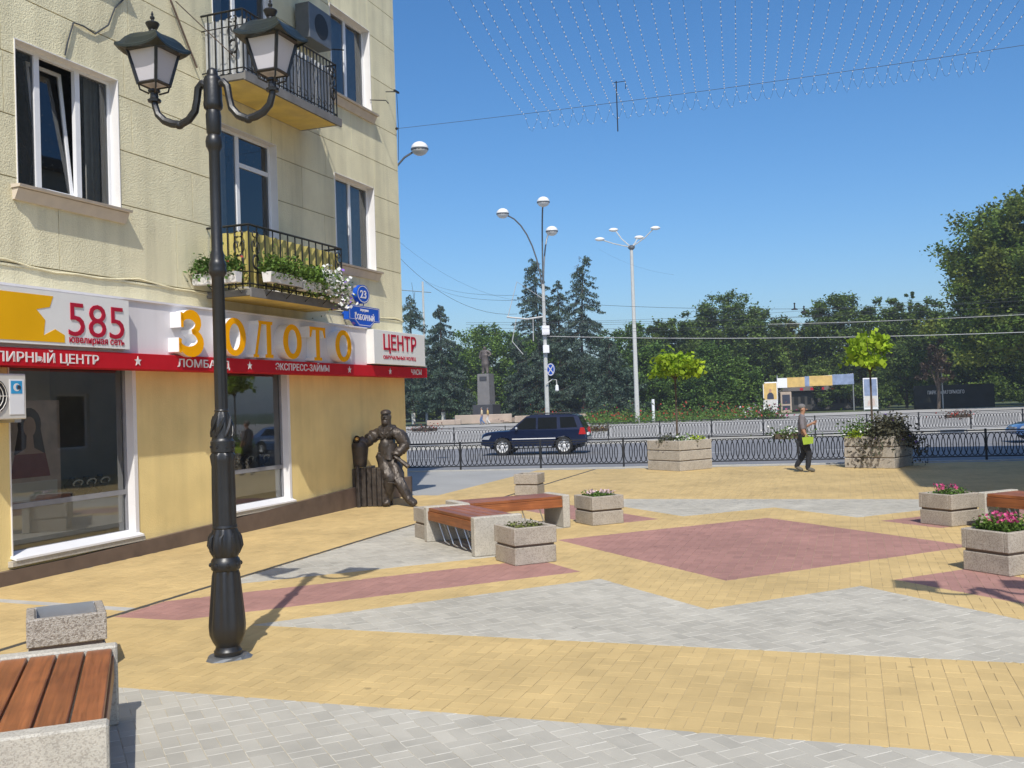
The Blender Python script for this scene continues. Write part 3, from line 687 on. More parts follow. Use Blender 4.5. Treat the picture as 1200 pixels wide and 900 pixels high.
wA = shop_window(9.12, 11.38, .34, 3.3, .96, 0); wB = shop_window(4.98, 6.86, .42, 3.3, 1.04, 0); wC = shop_window(14.5, 16.6, .34, 3.3, .96, 0)
# fittings on the wall
b = MB(); b.tube([(10.3, .02, 7.16), (10.26, .03, 7.35), (10.13, .02, 7.68), (9.95, .03, 7.69), (9.72, .02, 7.66), (9.46, .03, 7.88), (9.3, .02, 8.2), (9.13, .02, 8.38), (9.0, .02, 9.0)], .013, 5)
tag(b.build('cable', 'wire', loc=C0, rz=RF), 'dark cable bending up the stucco above the open window', 'cable')
b = MB(); b.tube([(8.1, .05, 8.8), (7.46, .05, 7.86)], .018, 5); b.tube([(8.05, .12, 8.75), (7.2, .6, 8.05), (6.85, .9, 7.78)], .01, 4)
tag(b.build('stay_rod', 'plinth', loc=C0, rz=RF), 'thin slanting iron rods on the wall left of the top balcony', 'rod')
b = MB(); b.tube([(.55, .02, 9.45), (.5, .28, 9.43)], .012, 5); b.tube([(.5, .28, 9.43), (.1, .1, 8.7), (.04, .04, 7.95)], .006, 4); b.box(.4, .62, .26, .3, 9.41, 9.45); b.ball((.12, .06, 8.69), .035)
tag(b.build('wall_hook', 'iron', loc=C0, rz=RF), 'small iron hook and wires near the building corner', 'hook')
b = MB(); b.tube([(1.3, .0, 9.05), (1.2, .35, 9.02), (1.1, .36, 8.98)], .012, 5); b.tube([(3.1, .0, 9.62), (2.95, .3, 9.6)], .014, 5)
tag(b.build('wall_bracket', 'iron', loc=C0, rz=RF), 'bent iron bracket by the upper right window', 'bracket')
# ------------------------------------------------------------------ shop signs
def pl_f(u, n, z):                                # letters read from large u to small u
    return lambda x, y, d: (u - x, n + d, z + y)
sign = thing('shop_sign', 'long white shop fascia with raised orange letters over a red band', 'sign', C0, RF)
b = MB(); b.box(2.38, 15.5, .0, .30, 3.0, 3.80); b.box(2.36, 15.5, .0, .33, 3.78, 3.81); b.build('panel', 'sign_white', sign)
MB().box(-.42, 15.5, .0, .40, 2.77, 3.0, .004).build('red_band', 'sign_red', sign)
for (t, u1, u0, zz) in (('ЮВЕЛИРНЫЙ ЦЕНТР', 12.40, 10.22, 2.82), ('ЛОМБАРД', 8.58, 7.28, 2.825), ('ЭКСПРЕСС-ЗАЙМЫ', 5.94, 4.1, 2.83), ('ЧАСЫ', .44, -.10, 2.83)):
    text_obj('lettering', t, .125, u1 - u0, .008, 'text_white', sign, pl_f(u1, .40, zz), .008)
def star_poly(r, rot=PI / 2): return [((r if i % 2 == 0 else r * .42) * math.cos(rot + i * PI / 5), (r if i % 2 == 0 else r * .42) * math.sin(rot + i * PI / 5)) for i in range(10)]
for u in (9.45, 6.72, 3.30, 1.50):
    MB().prism([(u + x, 2.885 + y) for x, y in star_poly(.075)], .40, .408, 'xz').build('star', 'text_white', sign)
# raised letters: outline prisms, orange face, white mirror side
def ring_pts(cx, cy, rx, ry, n=28): return [(cx + rx * math.cos(2 * PI * i / n), cy + ry * math.sin(2 * PI * i / n)) for i in range(n)]
def letter3d(u, polys=None, ring=None):
    b = MB(); n0, n1 = .30, .50
    if ring:
        o_, i_ = ring; n = len(o_)
        P = lambda p, h: (u - p[0], h, 3.03 + p[1])
        vs = [P(p, h) for h in (n0, n1) for p in o_] + [P(p, h) for h in (n0, n1) for p in i_]
        b.mat(1).add(vs, [(i, (i + 1) % n, n + (i + 1) % n, n + i) for i in range(n)] + [(2 * n + i, 3 * n + i, 3 * n + (i + 1) % n, 2 * n + (i + 1) % n) for i in range(n)])
        b.mat(0).add(vs, [(n + i, n + (i + 1) % n, 3 * n + (i + 1) % n, 3 * n + i) for i in range(n)])
    for p in polys or []:
        n = len(p); vs = [(u - q[0], h, 3.03 + q[1]) for h in (n0, n1) for q in p]
        b.mat(1).add(vs, [(i, (i + 1) % n, n + (i + 1) % n, n + i) for i in range(n)]); b.mat(0).add(vs, [tuple(range(n, 2 * n))])
    b.build('raised_letter', ['gold', 'chrome'], sign)
Hh = .64
def O_at(u, w): letter3d(u, ring=(ring_pts(w / 2, Hh / 2, w / 2, Hh / 2), ring_pts(w / 2, Hh / 2, w / 2 - .165, Hh / 2 - .10)))
def band_poly(ctr, wid):
    L, Rr = [], []
    for i, (x, y) in enumerate(ctr):
        a = ctr[max(0, i - 1)]; c = ctr[min(len(ctr) - 1, i + 1)]; dx, dy = c[0] - a[0], c[1] - a[1]; l = math.hypot(dx, dy); w = wid[i] / 2
        L.append((x - dy / l * w, y + dx / l * w)); Rr.append((x + dy / l * w, y - dx / l * w))
    return L + Rr[::-1]
ze = [(.06 + .0 + .21 - .21 * math.cos(t), .0) for t in (0,)]
up = [(.28 + .19 * math.cos(t), .475 + .135 * math.sin(t)) for t in np.linspace(R(165), R(-80), 14)]
lo = [(.27 + .25 * math.cos(t), .19 + .16 * math.sin(t)) for t in np.linspace(R(75), R(-165), 16)]
wu = [.07 + .10 * math.sin(PI * i / 13) for i in range(14)]; wl = [.07 + .11 * math.sin(PI * i / 15) for i in range(16)]
letter3d(8.66, [band_poly(up, wu), band_poly(lo, wl), [(.06, .40), (.12, .40), (.13, .62), (.06, .64)], [(.0, .02), (.06, .0), (.07, .22), (.0, .24)]])
O_at(7.56, .62); O_at(5.83, .62); O_at(4.00, .64)
letter3d(6.72, [[(.02, .05), (.10, .05), (.24, .58), (.16, .58)], [(.16, .58), (.56, .58), (.58, .64), (.14, .64)], [(.38, .06), (.52, .06), (.52, .58), (.38, .58)], [(-.02, 0), (.14, 0), (.14, .05), (-.02, .05)], [(.33, 0), (.58, 0), (.58, .06), (.33, .06)]])
letter3d(4.93, [[(.21, .06), (.35, .06), (.35, .58), (.21, .58)], [(.0, .58), (.56, .58), (.57, .64), (-.01, .64)], [(-.01, .44), (.05, .44), (.10, .58), (.0, .58)], [(.51, .44), (.57, .44), (.56, .58), (.46, .58)], [(.14, 0), (.42, 0), (.42, .06), (.14, .06)]])
# box sign with the number
s585 = thing('box_sign', 'white box sign with 585 and orange field with a star cut out', 'sign', C0, RF)
b = MB(); b.box(9.63, 15.2, .302, .42, 3.05, 3.75); b.build('panel', 'sign_bright', s585)
field = [(15.0, 3.69), (11.02, 3.69), (11.08, 3.545), (11.30, 3.50), (11.16, 3.37), (11.19, 3.17), (11.0, 3.26), (10.84, 3.19), (10.84, 3.09), (15.0, 3.09)]
MB().prism([(p[0], p[1]) for p in field], .42, .425, 'xz').build('star_field', 'gold_dark', s585)
text_obj('lettering', '585', .475, 1.03, .012, 'text_red', s585, pl_f(10.77, .42, 3.19), -.004)
text_obj('lettering', 'ювелирная сеть', .095, 1.02, .008, 'text_red', s585, pl_f(10.76, .42, 3.10), .008)
sc = thing('box_sign', 'white box sign with dark red centre lettering at the building corner', 'sign', C0, RF)
MB().box(-.17, 2.36, .0, .48, 3.03, 3.77, .006).build('panel', 'sign_bright', sc)
text_obj('lettering', 'ЦЕНТР', .34, 1.62, .012, 'text_red', sc, pl_f(1.93, .48, 3.35), .012)
text_obj('lettering', 'ОБРУЧАЛЬНЫХ КОЛЕЦ', .075, 1.6, .008, 'text_red', sc, pl_f(1.95, .48, 3.15), .006)
# house number and street name plates
hn = thing('house_number_sign', 'round blue sign with white number 23 on the wall', 'sign', fac(2.36, 0, 4.53), RF)
b = MB(); b.prism(ring_pts(0, 0, .28, .2), .16, .26, 'xz'); b.tube([(.1, .2, -.16), (.1, .2, -.24)], .012, 4); b.tube([(-.1, .2, -.16), (-.1, .2, -.24)], .012, 4); b.tube([(0, 0, 0), (0, .17, 0)], .03, 5); b.build('plate', 'blue_sign', hn)
o_, i_ = ring_pts(0, 0, .255, .18), ring_pts(0, 0, .235, .163); n = len(o_)
MB().add([(p[0], .263, p[1]) for p in o_ + i_], [(i, (i + 1) % n, n + (i + 1) % n, n + i)[::-1] for i in range(n)]).build('border', 'text_white', hn)
text_obj('lettering', '23', .17, .26, .006, 'text_white', hn, pl_f(.13, .26, -.085), .014)
sn = thing('street_name_sign', 'blue street name plate with white lettering under the round number', 'sign', fac(2.33, 0, 4.1), RF)
pp = [(.68, .17), (-.68, .17), (-.68, -.14), (-.45, -.14), (-.25, -.27), (.25, -.27), (.45, -.14), (.68, -.14)]
b = MB(); b.prism(pp, .14, .26, 'xz'); b.tube([(.5, 0, 0), (.5, .15, 0)], .03, 5); b.tube([(-.5, 0, 0), (-.5, .15, 0)], .03, 5); b.build('plate', 'blue_sign', sn)
pin = [(x * .955, y * .90 - .002) for x, y in pp]; pin2 = [(x * .935, y * .85 - .003) for x, y in pp]; n = 8
MB().add([(p[0], .263, p[1]) for p in pin + pin2], [(i, (i + 1) % n, n + (i + 1) % n, n + i) for i in range(n)]).build('border', 'text_white', sn)
text_obj('lettering', 'СОБОРНЫЙ', .12, .85, .006, 'text_white', sn, pl_f(.42, .26, -.13), .01)
text_obj('lettering', 'переулок', .06, .36, .006, 'text_white', sn, pl_f(.18, .26, .06), .003)
# air conditioner
ac = thing('air_conditioner', 'beige air conditioner unit with blue sticker on the yellow wall', 'air conditioner', C0, RF)
MB().box(11.43, 12.25, .1, .36, 2.10, 2.67, .012).build('casing', 'ac', ac)
b = MB(); b.prism(ring_pts(11.95, 2.39, .23, .23, 24), .36, .366, 'xz'); b.build('fan_opening', 'black', ac)
b = MB()
for r in (.06, .11, .16, .21): b.tube([(11.95 + r * math.cos(t), .372, 2.39 + r * math.sin(t)) for t in np.linspace(0, 2 * PI, 17)[:-1]], .006, 4, closed=True)
for k in range(6): b.tube([(11.95, .372, 2.39), (11.95 + .23 * math.cos(k * PI / 3), .372, 2.39 + .23 * math.sin(k * PI / 3))], .005, 4)
b.build('fan_grille', 'ac', ac)
MB().box(11.47, 11.69, .36, .366, 2.16, 2.60).build('side_panel', 'white', ac)
MB().box(11.50, 11.67, .366, .369, 2.42, 2.58).build('sticker', 'sticker', ac)
b = MB().mat(0); a_ = [(11.585 + .05 * math.cos(t), 2.5 + .05 * math.sin(t)) for t in np.linspace(R(40), R(320), 12)]; a2 = [(11.60 + .03 * math.cos(t), 2.5 + .034 * math.sin(t)) for t in np.linspace(R(320), R(40), 12)]
b.prism([(2 * 11.585 - x, y) for x, y in a_ + a2], .369, .371, 'xz'); b.mat(1).prism([(11.55 + .03 * math.cos(t), 2.495 + .034 * math.sin(t)) for t in np.linspace(0, 2 * PI, 13)[:-1]], .3695, .3705, 'xz'); b.build('emblem', ['text_white', 'suit'], ac)
MB().box(11.5, 11.6, 0, .34, 2.06, 2.10).box(12.05, 12.15, 0, .34, 2.06, 2.10).build('bracket', 'steel', ac)
ac2 = thing('air_conditioner', 'dark grey box unit on the wall right of the top balcony', 'air conditioner', C0, RF)
MB().box(3.62, 4.45, .08, .40, 9.35, 10.06, .012).build('casing', 'pole_dark', ac2); MB().box(3.7, 4.4, .0, .08, 9.4, 9.46).build('bracket', 'steel', ac2); MB().prism(ring_pts(4.0, 9.70, .25, .25, 18), .40, .405, 'xz').build('fan_opening', 'black', ac2)
# what stands in the shop windows
p1 = thing('window_poster', 'tall pale portrait poster inside the left shop window', 'poster', C0, RF)
MB().box(10.15, 11.2, -.42, -.39, .95, 2.35).build('board', 'poster_pink', p1)
b = MB(); b.prism(ring_pts(10.68, 2.02, .2, .23, 18), -.39, -.388, 'xz'); b.prism([(10.5, 2.0), (10.86, 2.0), (10.95, 1.62), (10.86, 1.6), (10.5, 1.6), (10.42, 1.62)], -.39, -.3875, 'xz'); b.build('printed_hair', 'poster_dark', p1)
b = MB(); b.prism(ring_pts(10.68, 1.99, .105, .14, 16), -.387, -.386, 'xz'); b.prism([(10.63, 1.9), (10.73, 1.9), (10.75, 1.7), (10.92, 1.62), (10.44, 1.62), (10.61, 1.7)], -.387, -.3865, 'xz'); b.build('printed_face', 'poster_skin', p1)
b = MB(); b.prism([(10.42, 1.62), (10.94, 1.62), (11.02, 1.3), (10.34, 1.3)], -.388, -.385, 'xz'); b.build('printed_dress', 'poster_dress', p1)
MB().box(10.22, 11.13, -.39, -.386, 1.0, 1.24).build('printed_caption', 'white_paint', p1)
def jewel_stand(u, z, lab, n=-.35, h=.3):
    t = thing('display_bust', lab, 'display bust', fac(u, n, z), RF, 'necklace busts in the shop windows')
    MB().lathe([(.09, 0), (.09, .02), (.03, .05), (.03, .1), (.11, .16), (.12, .22), (.07, .27), (.04, .3), (.04, h + .02)], 10).build('bust', 'suit', t, smooth=True)
    MB().tube([(.085 * math.cos(a), .1 + .02 * math.sin(a), .24 + .045 * math.sin(a)) for a in np.linspace(0, 2 * PI, 13)[:-1]], .012, 5, closed=True).build('necklace', 'bead', t)
for k, u in enumerate((9.45, 9.72, 9.98)): jewel_stand(u, .92, ('rightmost', 'middle', 'leftmost')[k] + ' necklace bust in the left shop window beside the poster')
for k, u in enumerate((5.35, 5.85, 6.3)): jewel_stand(u, 1.0, ('rightmost', 'middle', 'leftmost')[k] + ' necklace bust in the right shop window')
wr = thing('counter', 'pale display counter inside the right shop window', 'counter', fac(5.9, -1.3, 0), RF)
MB().box(-.75, .75, -.2, .2, .42, 1.0).build('base', 'white_paint', wr); MB().box(-.78, .78, -.23, .23, 1.0, 1.03).build('top', 'steel', wr)
# flower boxes on the lower balcony
def flower_box(u, n, z, rot, L, leaf, petal, npet, label, hang=.1, seed=1):
    rg = np.random.default_rng(seed); t = thing('flower_box', label, 'flower box', fac(u, n, z), RF + rot)
    MB().prism([(-.07, 0), (.07, 0), (.095, .17), (-.095, .17)], -L / 2, L / 2, 'yz').build('box', 'box_white', t)
    MB().box(-L / 2 + .015, L / 2 - .015, -.08, .08, .165, .175).build('soil', 'soil', t)
    k = int(1300 * L); P = np.c_[rg.uniform(-L / 2, L / 2, k), rg.normal(0, .105, k), rg.normal(.28, .10, k)]; P[:, 2] -= np.abs(P[:, 1]) * hang * 8 * rg.uniform(0, 1, k)
    link('foliage', leaf_mesh('foliage', P, .07, leaf, rng=rg), t)
    if petal:
        P = np.c_[rg.uniform(-L / 2, L / 2, npet), rg.normal(.06, .12, npet), rg.normal(.3, .11, npet)]; P[:, 2] -= np.abs(P[:, 1]) * hang * 8 * rg.uniform(0, 1, npet)
        link('blossoms', leaf_mesh('blossoms', P, .07, petal, aspect=1, rng=rg), t)
flower_box(7.62, .45, 4.2, PI / 2, .85, 'leaf_plant', 'petal_red', 5, 'white flower box with green geranium on the balcony left end', .05, 1)
flower_box(6.65, 1.07, 4.24, 0, .95, 'leaf_plant', None, 0, 'white flower box with leafy green plant on the balcony front', .05, 2)
flower_box(5.72, 1.07, 4.2, 0, .8, 'leaf_plant', None, 0, 'second leafy green flower box beside the white petunias', .1, 3)
flower_box(5.15, 1.07, 4.2, 0, .8, 'leaf_plant', 'petal_white', 420, 'flower box overflowing with white petunias on the balcony', .22, 4)
flower_box(4.72, 1.0, 4.1, 0, .3, 'leaf_plant', 'petal_purple', 60, 'flower box with trailing purple flowers at the balcony end', .2, 5)
# ------------------------------------------------------------------ street lamps with two lanterns
def lantern_set(root, x):
    """one lantern on the arm end at local x"""
    L = link('lantern', None, root, (x, 0, 4.80)); return L
LR = -R(9)
def make_lamp(loc, label):
    t = thing('street_lamp', label, 'street lamp', loc, R(-10)); t.scale = (1, 1, 1.012)
    b = MB()
    b.prism([(.19 * math.cos(a) * (1 + .12 * math.sin(3 * a + 1)), .19 * math.sin(a) * (1 + .12 * math.sin(3 * a + 1))) for a in np.linspace(0, 2 * PI, 15)[:-1]], 0, .022, taper=[(.165 * math.cos(a), .165 * math.sin(a)) for a in np.linspace(0, 2 * PI, 15)[:-1]])
    b.build('base_plate', 'pole_dark', t)
    b = MB(); pr = [(.115, .02), (.118, .06), (.105, .075), (.10, .10), (.125, .14), (.148, .2, .02), (.152, .27, .03), (.145, .34, .05), (.112, .70, .06), (.108, .735), (.122, .75), (.128, .79), (.118, .83), (.108, .84), (.104, .85), (.112, .865), (.125, .90, .06), (.132, .95, .07), (.122, 1.03, .05), (.102, 1.09), (.108, 1.1), (.104, 1.12)]
    b.lathe(pr, 64, nfl=10)
    for k in range(8):
        a = k * PI / 4 + .2; b.tube([(.112 * math.cos(a), .112 * math.sin(a), .88), (.136 * math.cos(a), .136 * math.sin(a), .95), (.128 * math.cos(a), .128 * math.sin(a), 1.02), (.118 * math.cos(a + .15), .118 * math.sin(a + .15), 1.05)], [.012, .024, .02, .008], 6)
        b.ball((.124 * math.cos(a + .39), .124 * math.sin(a + .39), .79), .02, nu=6, nv=4)
    b.build('base', 'lamp_black', t, smooth=True)
    b = MB(); pr = [(.10, 1.12, .05), (.098, 1.4, .07), (.094, 1.62, .07), (.1, 1.66, .06), (.105, 1.71, .08), (.092, 1.735), (.1, 1.74), (.1, 1.83), (.09, 1.84), (.085, 1.86), (.088, 1.9, .08), (.082, 1.97, .09), (.066, 2.05, .06), (.056, 2.08), (.062, 2.09), (.056, 2.1)]
    b.lathe(pr, 64)
    for k in range(8): b.ball((.1 * math.cos(k * PI / 4), .1 * math.sin(k * PI / 4), 1.785), .013, nu=6, nv=4)
    for k in range(7):
        a = k * 2 * PI / 7; b.tube([((.092 - .004 * q) * math.cos(a + q * .22), (.092 - .004 * q) * math.sin(a + q * .22), 1.87 + .035 * q) for q in range(6)], [.008, .016, .018, .018, .014, .006], 6)
    b.build('lower_shaft', 'lamp_black', t, smooth=True)
    b = MB(); pr = [(.053, 2.1, .05), (.050, 3.22, .05), (.058, 3.24), (.074, 3.26), (.076, 3.29), (.07, 3.31), (.076, 3.33), (.068, 3.36), (.058, 3.38), (.062, 3.42), (.048, 3.46), (.048, 4.3), (.058, 4.33), (.07, 4.35), (.073, 4.39), (.066, 4.43), (.05, 4.45), (.062, 4.47), (.066, 4.62), (.058, 4.66), (.078, 4.68), (.083, 4.71), (.078, 4.75), (.076, 4.92), (.066, 4.95), (.05, 4.96), (.045, 5.0), (.03, 5.02), (.01, 5.03)]
    b.lathe(pr, 24, nfl=12); b.build('upper_shaft', 'lamp_black', t, smooth=True)
    for sg in (1, -1):
        b = MB(); pts = [(.06, 4.88), (.10, 4.90), (.135, 4.86), (.15, 4.76), (.17, 4.67), (.23, 4.60), (.31, 4.565), (.39, 4.58), (.46, 4.61), (.52, 4.67), (.545, 4.75), (.55, 4.80)]
        b.tube([(sg * x, 0, z) for x, z in pts], [.034, .036, .034, .032, .034, .034, .035, .036, .034, .032, .03, .03], 8)
        b.ball((sg * .32, 0, 4.56), .042, .04, .036, 8, 5); b.build('arm', 'lamp_black', t, smooth=True)
        L = MB(); c = (sg * .55, 0, 0); cx = sg * .55
        L.lathe([(.03, 4.775), (.055, 4.78), (.058, 4.80), (.036, 4.815), (.034, 4.86), (.052, 4.87), (.052, 4.885), (.02, 4.9)], 10, (cx, 0, 0))
        for a in (0, 1, 2, 3):
            th = PI / 4 + LR + a * PI / 2; r1, r2 = .092 * 1.414, .152 * 1.414; dx, dy = math.cos(th), math.sin(th)
            L.tube([(cx + dx * .04, dy * .04, 4.85), (cx + dx * r1 * .9, dy * r1 * .9, 4.88), (cx + dx * r1, dy * r1, 4.93)], .008, 4)
            L.tube([(cx + dx * r1, dy * r1, 4.925), (cx + dx * r2, dy * r2, 5.225)], .017, 4)
            th2 = th + PI / 2; ex, ey = math.cos(th2), math.sin(th2)
            L.tube([(cx + dx * r1, dy * r1, 4.935), (cx + ex * r1, ey * r1, 4.935)], .016, 4); L.tube([(cx + dx * r2, dy * r2, 5.22), (cx + ex * r2, ey * r2, 5.22)], .02, 4)
        lan = L.build('lantern', 'lamp_black', t)
        for a in range(4):
            th, th2 = PI / 4 + LR + a * PI / 2, PI / 4 + LR + (a + 1) * PI / 2; q = []
            for (th_, r, z) in ((th, .09 * 1.414, 4.94), (th2, .09 * 1.414, 4.94), (th2, .15 * 1.414, 5.215), (th, .15 * 1.414, 5.215)): q.append((cx + r * math.cos(th_), r * math.sin(th_), z))
            MB().add(q, [(0, 1, 2, 3)]).build('pane', 'opal', lan)
        MB().prism([(cx + .127 * math.cos(LR + PI / 4 + q * PI / 2), .127 * math.sin(LR + PI / 4 + q * PI / 2)) for q in range(4)], 4.93, 4.936).build('bottom_pane', 'opal', lan)
        # roof with swept up corners
        rb = MB(); n = 8; prof = [(.228, 5.20), (.224, 5.222), (.195, 5.245), (.165, 5.30), (.125, 5.345), (.075, 5.375), (.03, 5.385)]; vs = []; m = 4 * n
        for (w, z) in prof:
            for e in range(4):
                for k in range(n):
                    f = k / n * 2 - 1; th = PI / 4 + e * PI / 2
                    x, y = w * 1.0, w * f; ca, sa = math.cos(PI / 2 * e + LR), math.sin(PI / 2 * e + LR); lift = .045 * abs(f) ** 3 * (w / .222) ** 2
                    vs.append((cx + x * ca - y * sa, x * sa + y * ca, z + lift))
        fs = [(i * m + k, i * m + (k + 1) % m, (i + 1) * m + (k + 1) % m, (i + 1) * m + k) for i in range(len(prof) - 1) for k in range(m)] + [tuple(range((len(prof) - 1) * m, len(prof) * m)), tuple(range(m))[::-1]]
        rb.add(vs, fs); rb.build('roof', 'lamp_green', lan)
        fb = MB(); fb.lathe([(.035, 5.38), (.032, 5.41), (.04, 5.42), (.055, 5.45), (.062, 5.465), (.055, 5.475), (.02, 5.485), (.012, 5.50), (.02, 5.51), (.02, 5.525), (.008, 5.535), (.012, 5.545), (.004, 5.575)], 10, (cx, 0, 0)); fb.build('finial', 'lamp_black', lan, smooth=True)
    return t
lamp1 = make_lamp((-2.51, 8.46, 0), 'ornate black street lamp with two opal lanterns before the shop')
lamp2 = copy_tree(lamp1); lamp2.location = (4.93, 6.17, 0); lamp2['label'] = 'ornate black street lamp off the right edge, seen by its shadow'
lamp1['group'] = lamp2['group'] = 'ornate black street lamps'
# ------------------------------------------------------------------ benches and planters of washed concrete
def make_bench(a, b_, rot, label, L=1.95, W=.74, Hb=.54, world=None):
    t = thing('park_bench', label, 'bench', world if world else plan(a, b_), RP + rot, 'slatted wooden benches with concrete ends')
    for sg in (1, -1):
        m = MB(); x0, x1 = sorted((sg * L / 2, sg * (L / 2 - .13)))
        # side profile across the bench: straight legs with a splayed inner edge
        m.box(x0, x1, -W / 2, W / 2, 0, Hb, .012); m.build('concrete_end', 'rim', t)
    pw = (W - .05) / 4
    for i in range(4):
        y = -W / 2 + .025 + i * pw; MB().box(-L / 2 + .132, L / 2 - .132, y + .008, y + pw - .008, Hb - .06, Hb - .014, .006).build('seat_plank', 'wood', t)
    for sg in (1, -1):
        y0, y1 = sorted((sg * (W / 2 - .06), sg * (W / 2 - .02))); MB().box(-L / 2 + .131, L / 2 - .131, y0, y1, Hb - .20, Hb - .064, .004).build('apron_board', 'wood', t)
    MB().box(-L / 2 + .13, L / 2 - .13, -.03, .03, Hb - .13, Hb - .062).build('beam', 'steel', t)
    for k in range(4):
        x = -L / 2 + .45 + k * .32; MB().tube([(x, -W / 2 + .07, Hb - .2), (x + .12, -W / 2 + .12, .05), (x + .28, -W / 2 + .12, .03)], .011, 5).build('slanted_rod', 'steel', t)
    return t
bench_n = make_bench(0, 0, -PI / 4 + 0, 'wooden slat bench cut off at the lower left corner', world=Vector((-2.79, 5.78, 0))); bench_n.rotation_euler.z = R(110.7)
make_bench(-3.95, -.80, -PI / 4, 'wooden bench with slanted rods left of the square planter, diagonal to the wall')
make_bench(-4.0, 1.02, PI / 4, 'wooden bench behind, running between corner planter and flowering planter', W=.70)
make_bench(4.1, 1.35, -PI / 4, 'dark wooden bench at the right edge behind the pink flowers')
make_bench(4.3, -.80, PI / 4, 'wooden bench at the far right, mostly outside the picture')
def planter(pos, rot, label, flowers=None, s=.62, Hh=.48, n=200, seed=1, empty=False, tiers=2, cat='planter'):
    t = thing('concrete_planter', label, cat, pos, rot, 'square two tier concrete planters'); rg = np.random.default_rng(seed)
    h = s / 2; z = 0; th = (Hh - .03 * (tiers - 1)) / tiers
    for k in range(tiers):
        m = MB()
        if k == tiers - 1:
            w = .065
            m.box(-h, h, -h, -h + w, z, z + th, .008); m.box(-h, h, h - w, h, z, z + th, .008); m.box(-h, -h + w, -h + w, h - w, z, z + th, .008); m.box(h - w, h, -h + w, h - w, z, z + th, .008)
        else: m.box(-h + .008, h - .008, -h + .008, h - .008, z, z + th, .01)
        m.build('tier', 'pebble' if empty else 'granite', t); z += th
        if k < tiers - 1: MB().box(-h + .03, h - .03, -h + .03, h - .03, z, z + .03).build('recess', 'plinth', t); z += .03
    zt = z
    if empty:
        m = MB(); q = h - .07; m.box(-q, q, -q, -q + .008, zt - .2, zt + .0); m.box(-q, q, q - .008, q, zt - .2, zt + .012); m.box(-q, -q + .008, -q, q, zt - .2, zt); m.box(q - .008, q, -q, q, zt - .2, zt); m.box(-q, q, -q, q, zt - .22, zt - .2); m.build('liner', 'steel', t)
        m = MB(); m.box(-q + .02, q - .02, -q + .02, q - .02, zt - .199, zt - .1); m.build('soil', 'soil', t)
    else:
        MB().box(-h + .06, h - .06, -h + .06, h - .06, zt - .12, zt - .05).build('soil', 'soil', t)
    if flowers:
        leaf, petal, nf, npet, hh = flowers
        f = thing('flower_plant', label_of(label), 'flowers', pos + Vector((0, 0, zt - .05)), rot)
        q = h - .08
        P = np.c_[rg.uniform(-q, q, nf), rg.uniform(-q, q, nf), np.abs(rg.normal(hh * .35, hh * .3, nf))]
        link('foliage', leaf_mesh('foliage', P, .045, leaf, rng=rg), f)
        if npet:
            c = rg.uniform(-q, q, (max(6, npet // 9), 2)); idx = rg.integers(0, len(c), npet)
            P = np.c_[c[idx] + rg.normal(0, .025, (npet, 2)), hh * rg.uniform(.7, 1.15, npet)]
            link('blossoms', leaf_mesh('blossoms', P, .036, petal, aspect=1, rng=rg), f)
    return t
FLAB = {}
def label_of(l): return FLAB[l]
def pl_flow(lab, flab): FLAB[lab] = flab; return lab
RQ = RP + PI / 4
planter(plan(-2.73, -1.94), RQ, pl_flow('square planter with low withered sprouts in front of the diagonal bench', 'low withered sprouts in the foremost left planter'), ('leaf_olive', None, 240, 0, .09), seed=3)
planter(plan(-2.72, 2.05), RQ, pl_flow('planter with pale pink flowers at the right end of the back bench', 'pale pink flowers in the planter beside the back bench'), ('leaf_plant', 'petal_pale', 520, 110, .11), seed=4)
planter(plan(-5.58, 7.0), RP, 'small plain two tier planter standing alone behind the benches', None, s=.56, seed=5)
planter(plan(-4.86, .11), RQ, 'planter behind the left end of the diagonal bench near the statue', None, seed=6)
planter(plan(3.0, -1.86), RQ, pl_flow('planter with magenta flowers at the lower right edge of the square', 'bushy magenta flowers in the foremost right planter'), ('leaf_plant', 'petal_pink', 1300, 130, .2), seed=7)
planter(plan(2.80, 2.35), RQ, pl_flow('planter with purple pink flowers left of the dark right bench', 'purple pink flowers left of the dark right bench'), ('leaf_plant', 'petal_pink', 420, 70, .15), seed=8)
planter(plan(4.95, .25), RQ, 'planter at the right edge behind the magenta flowers', None, seed=9)
planter(Vector((-3.82, 8.3, 0)), RQ, 'rough pebble planter with metal liner behind the near bench', None, s=.60, empty=True, seed=10)
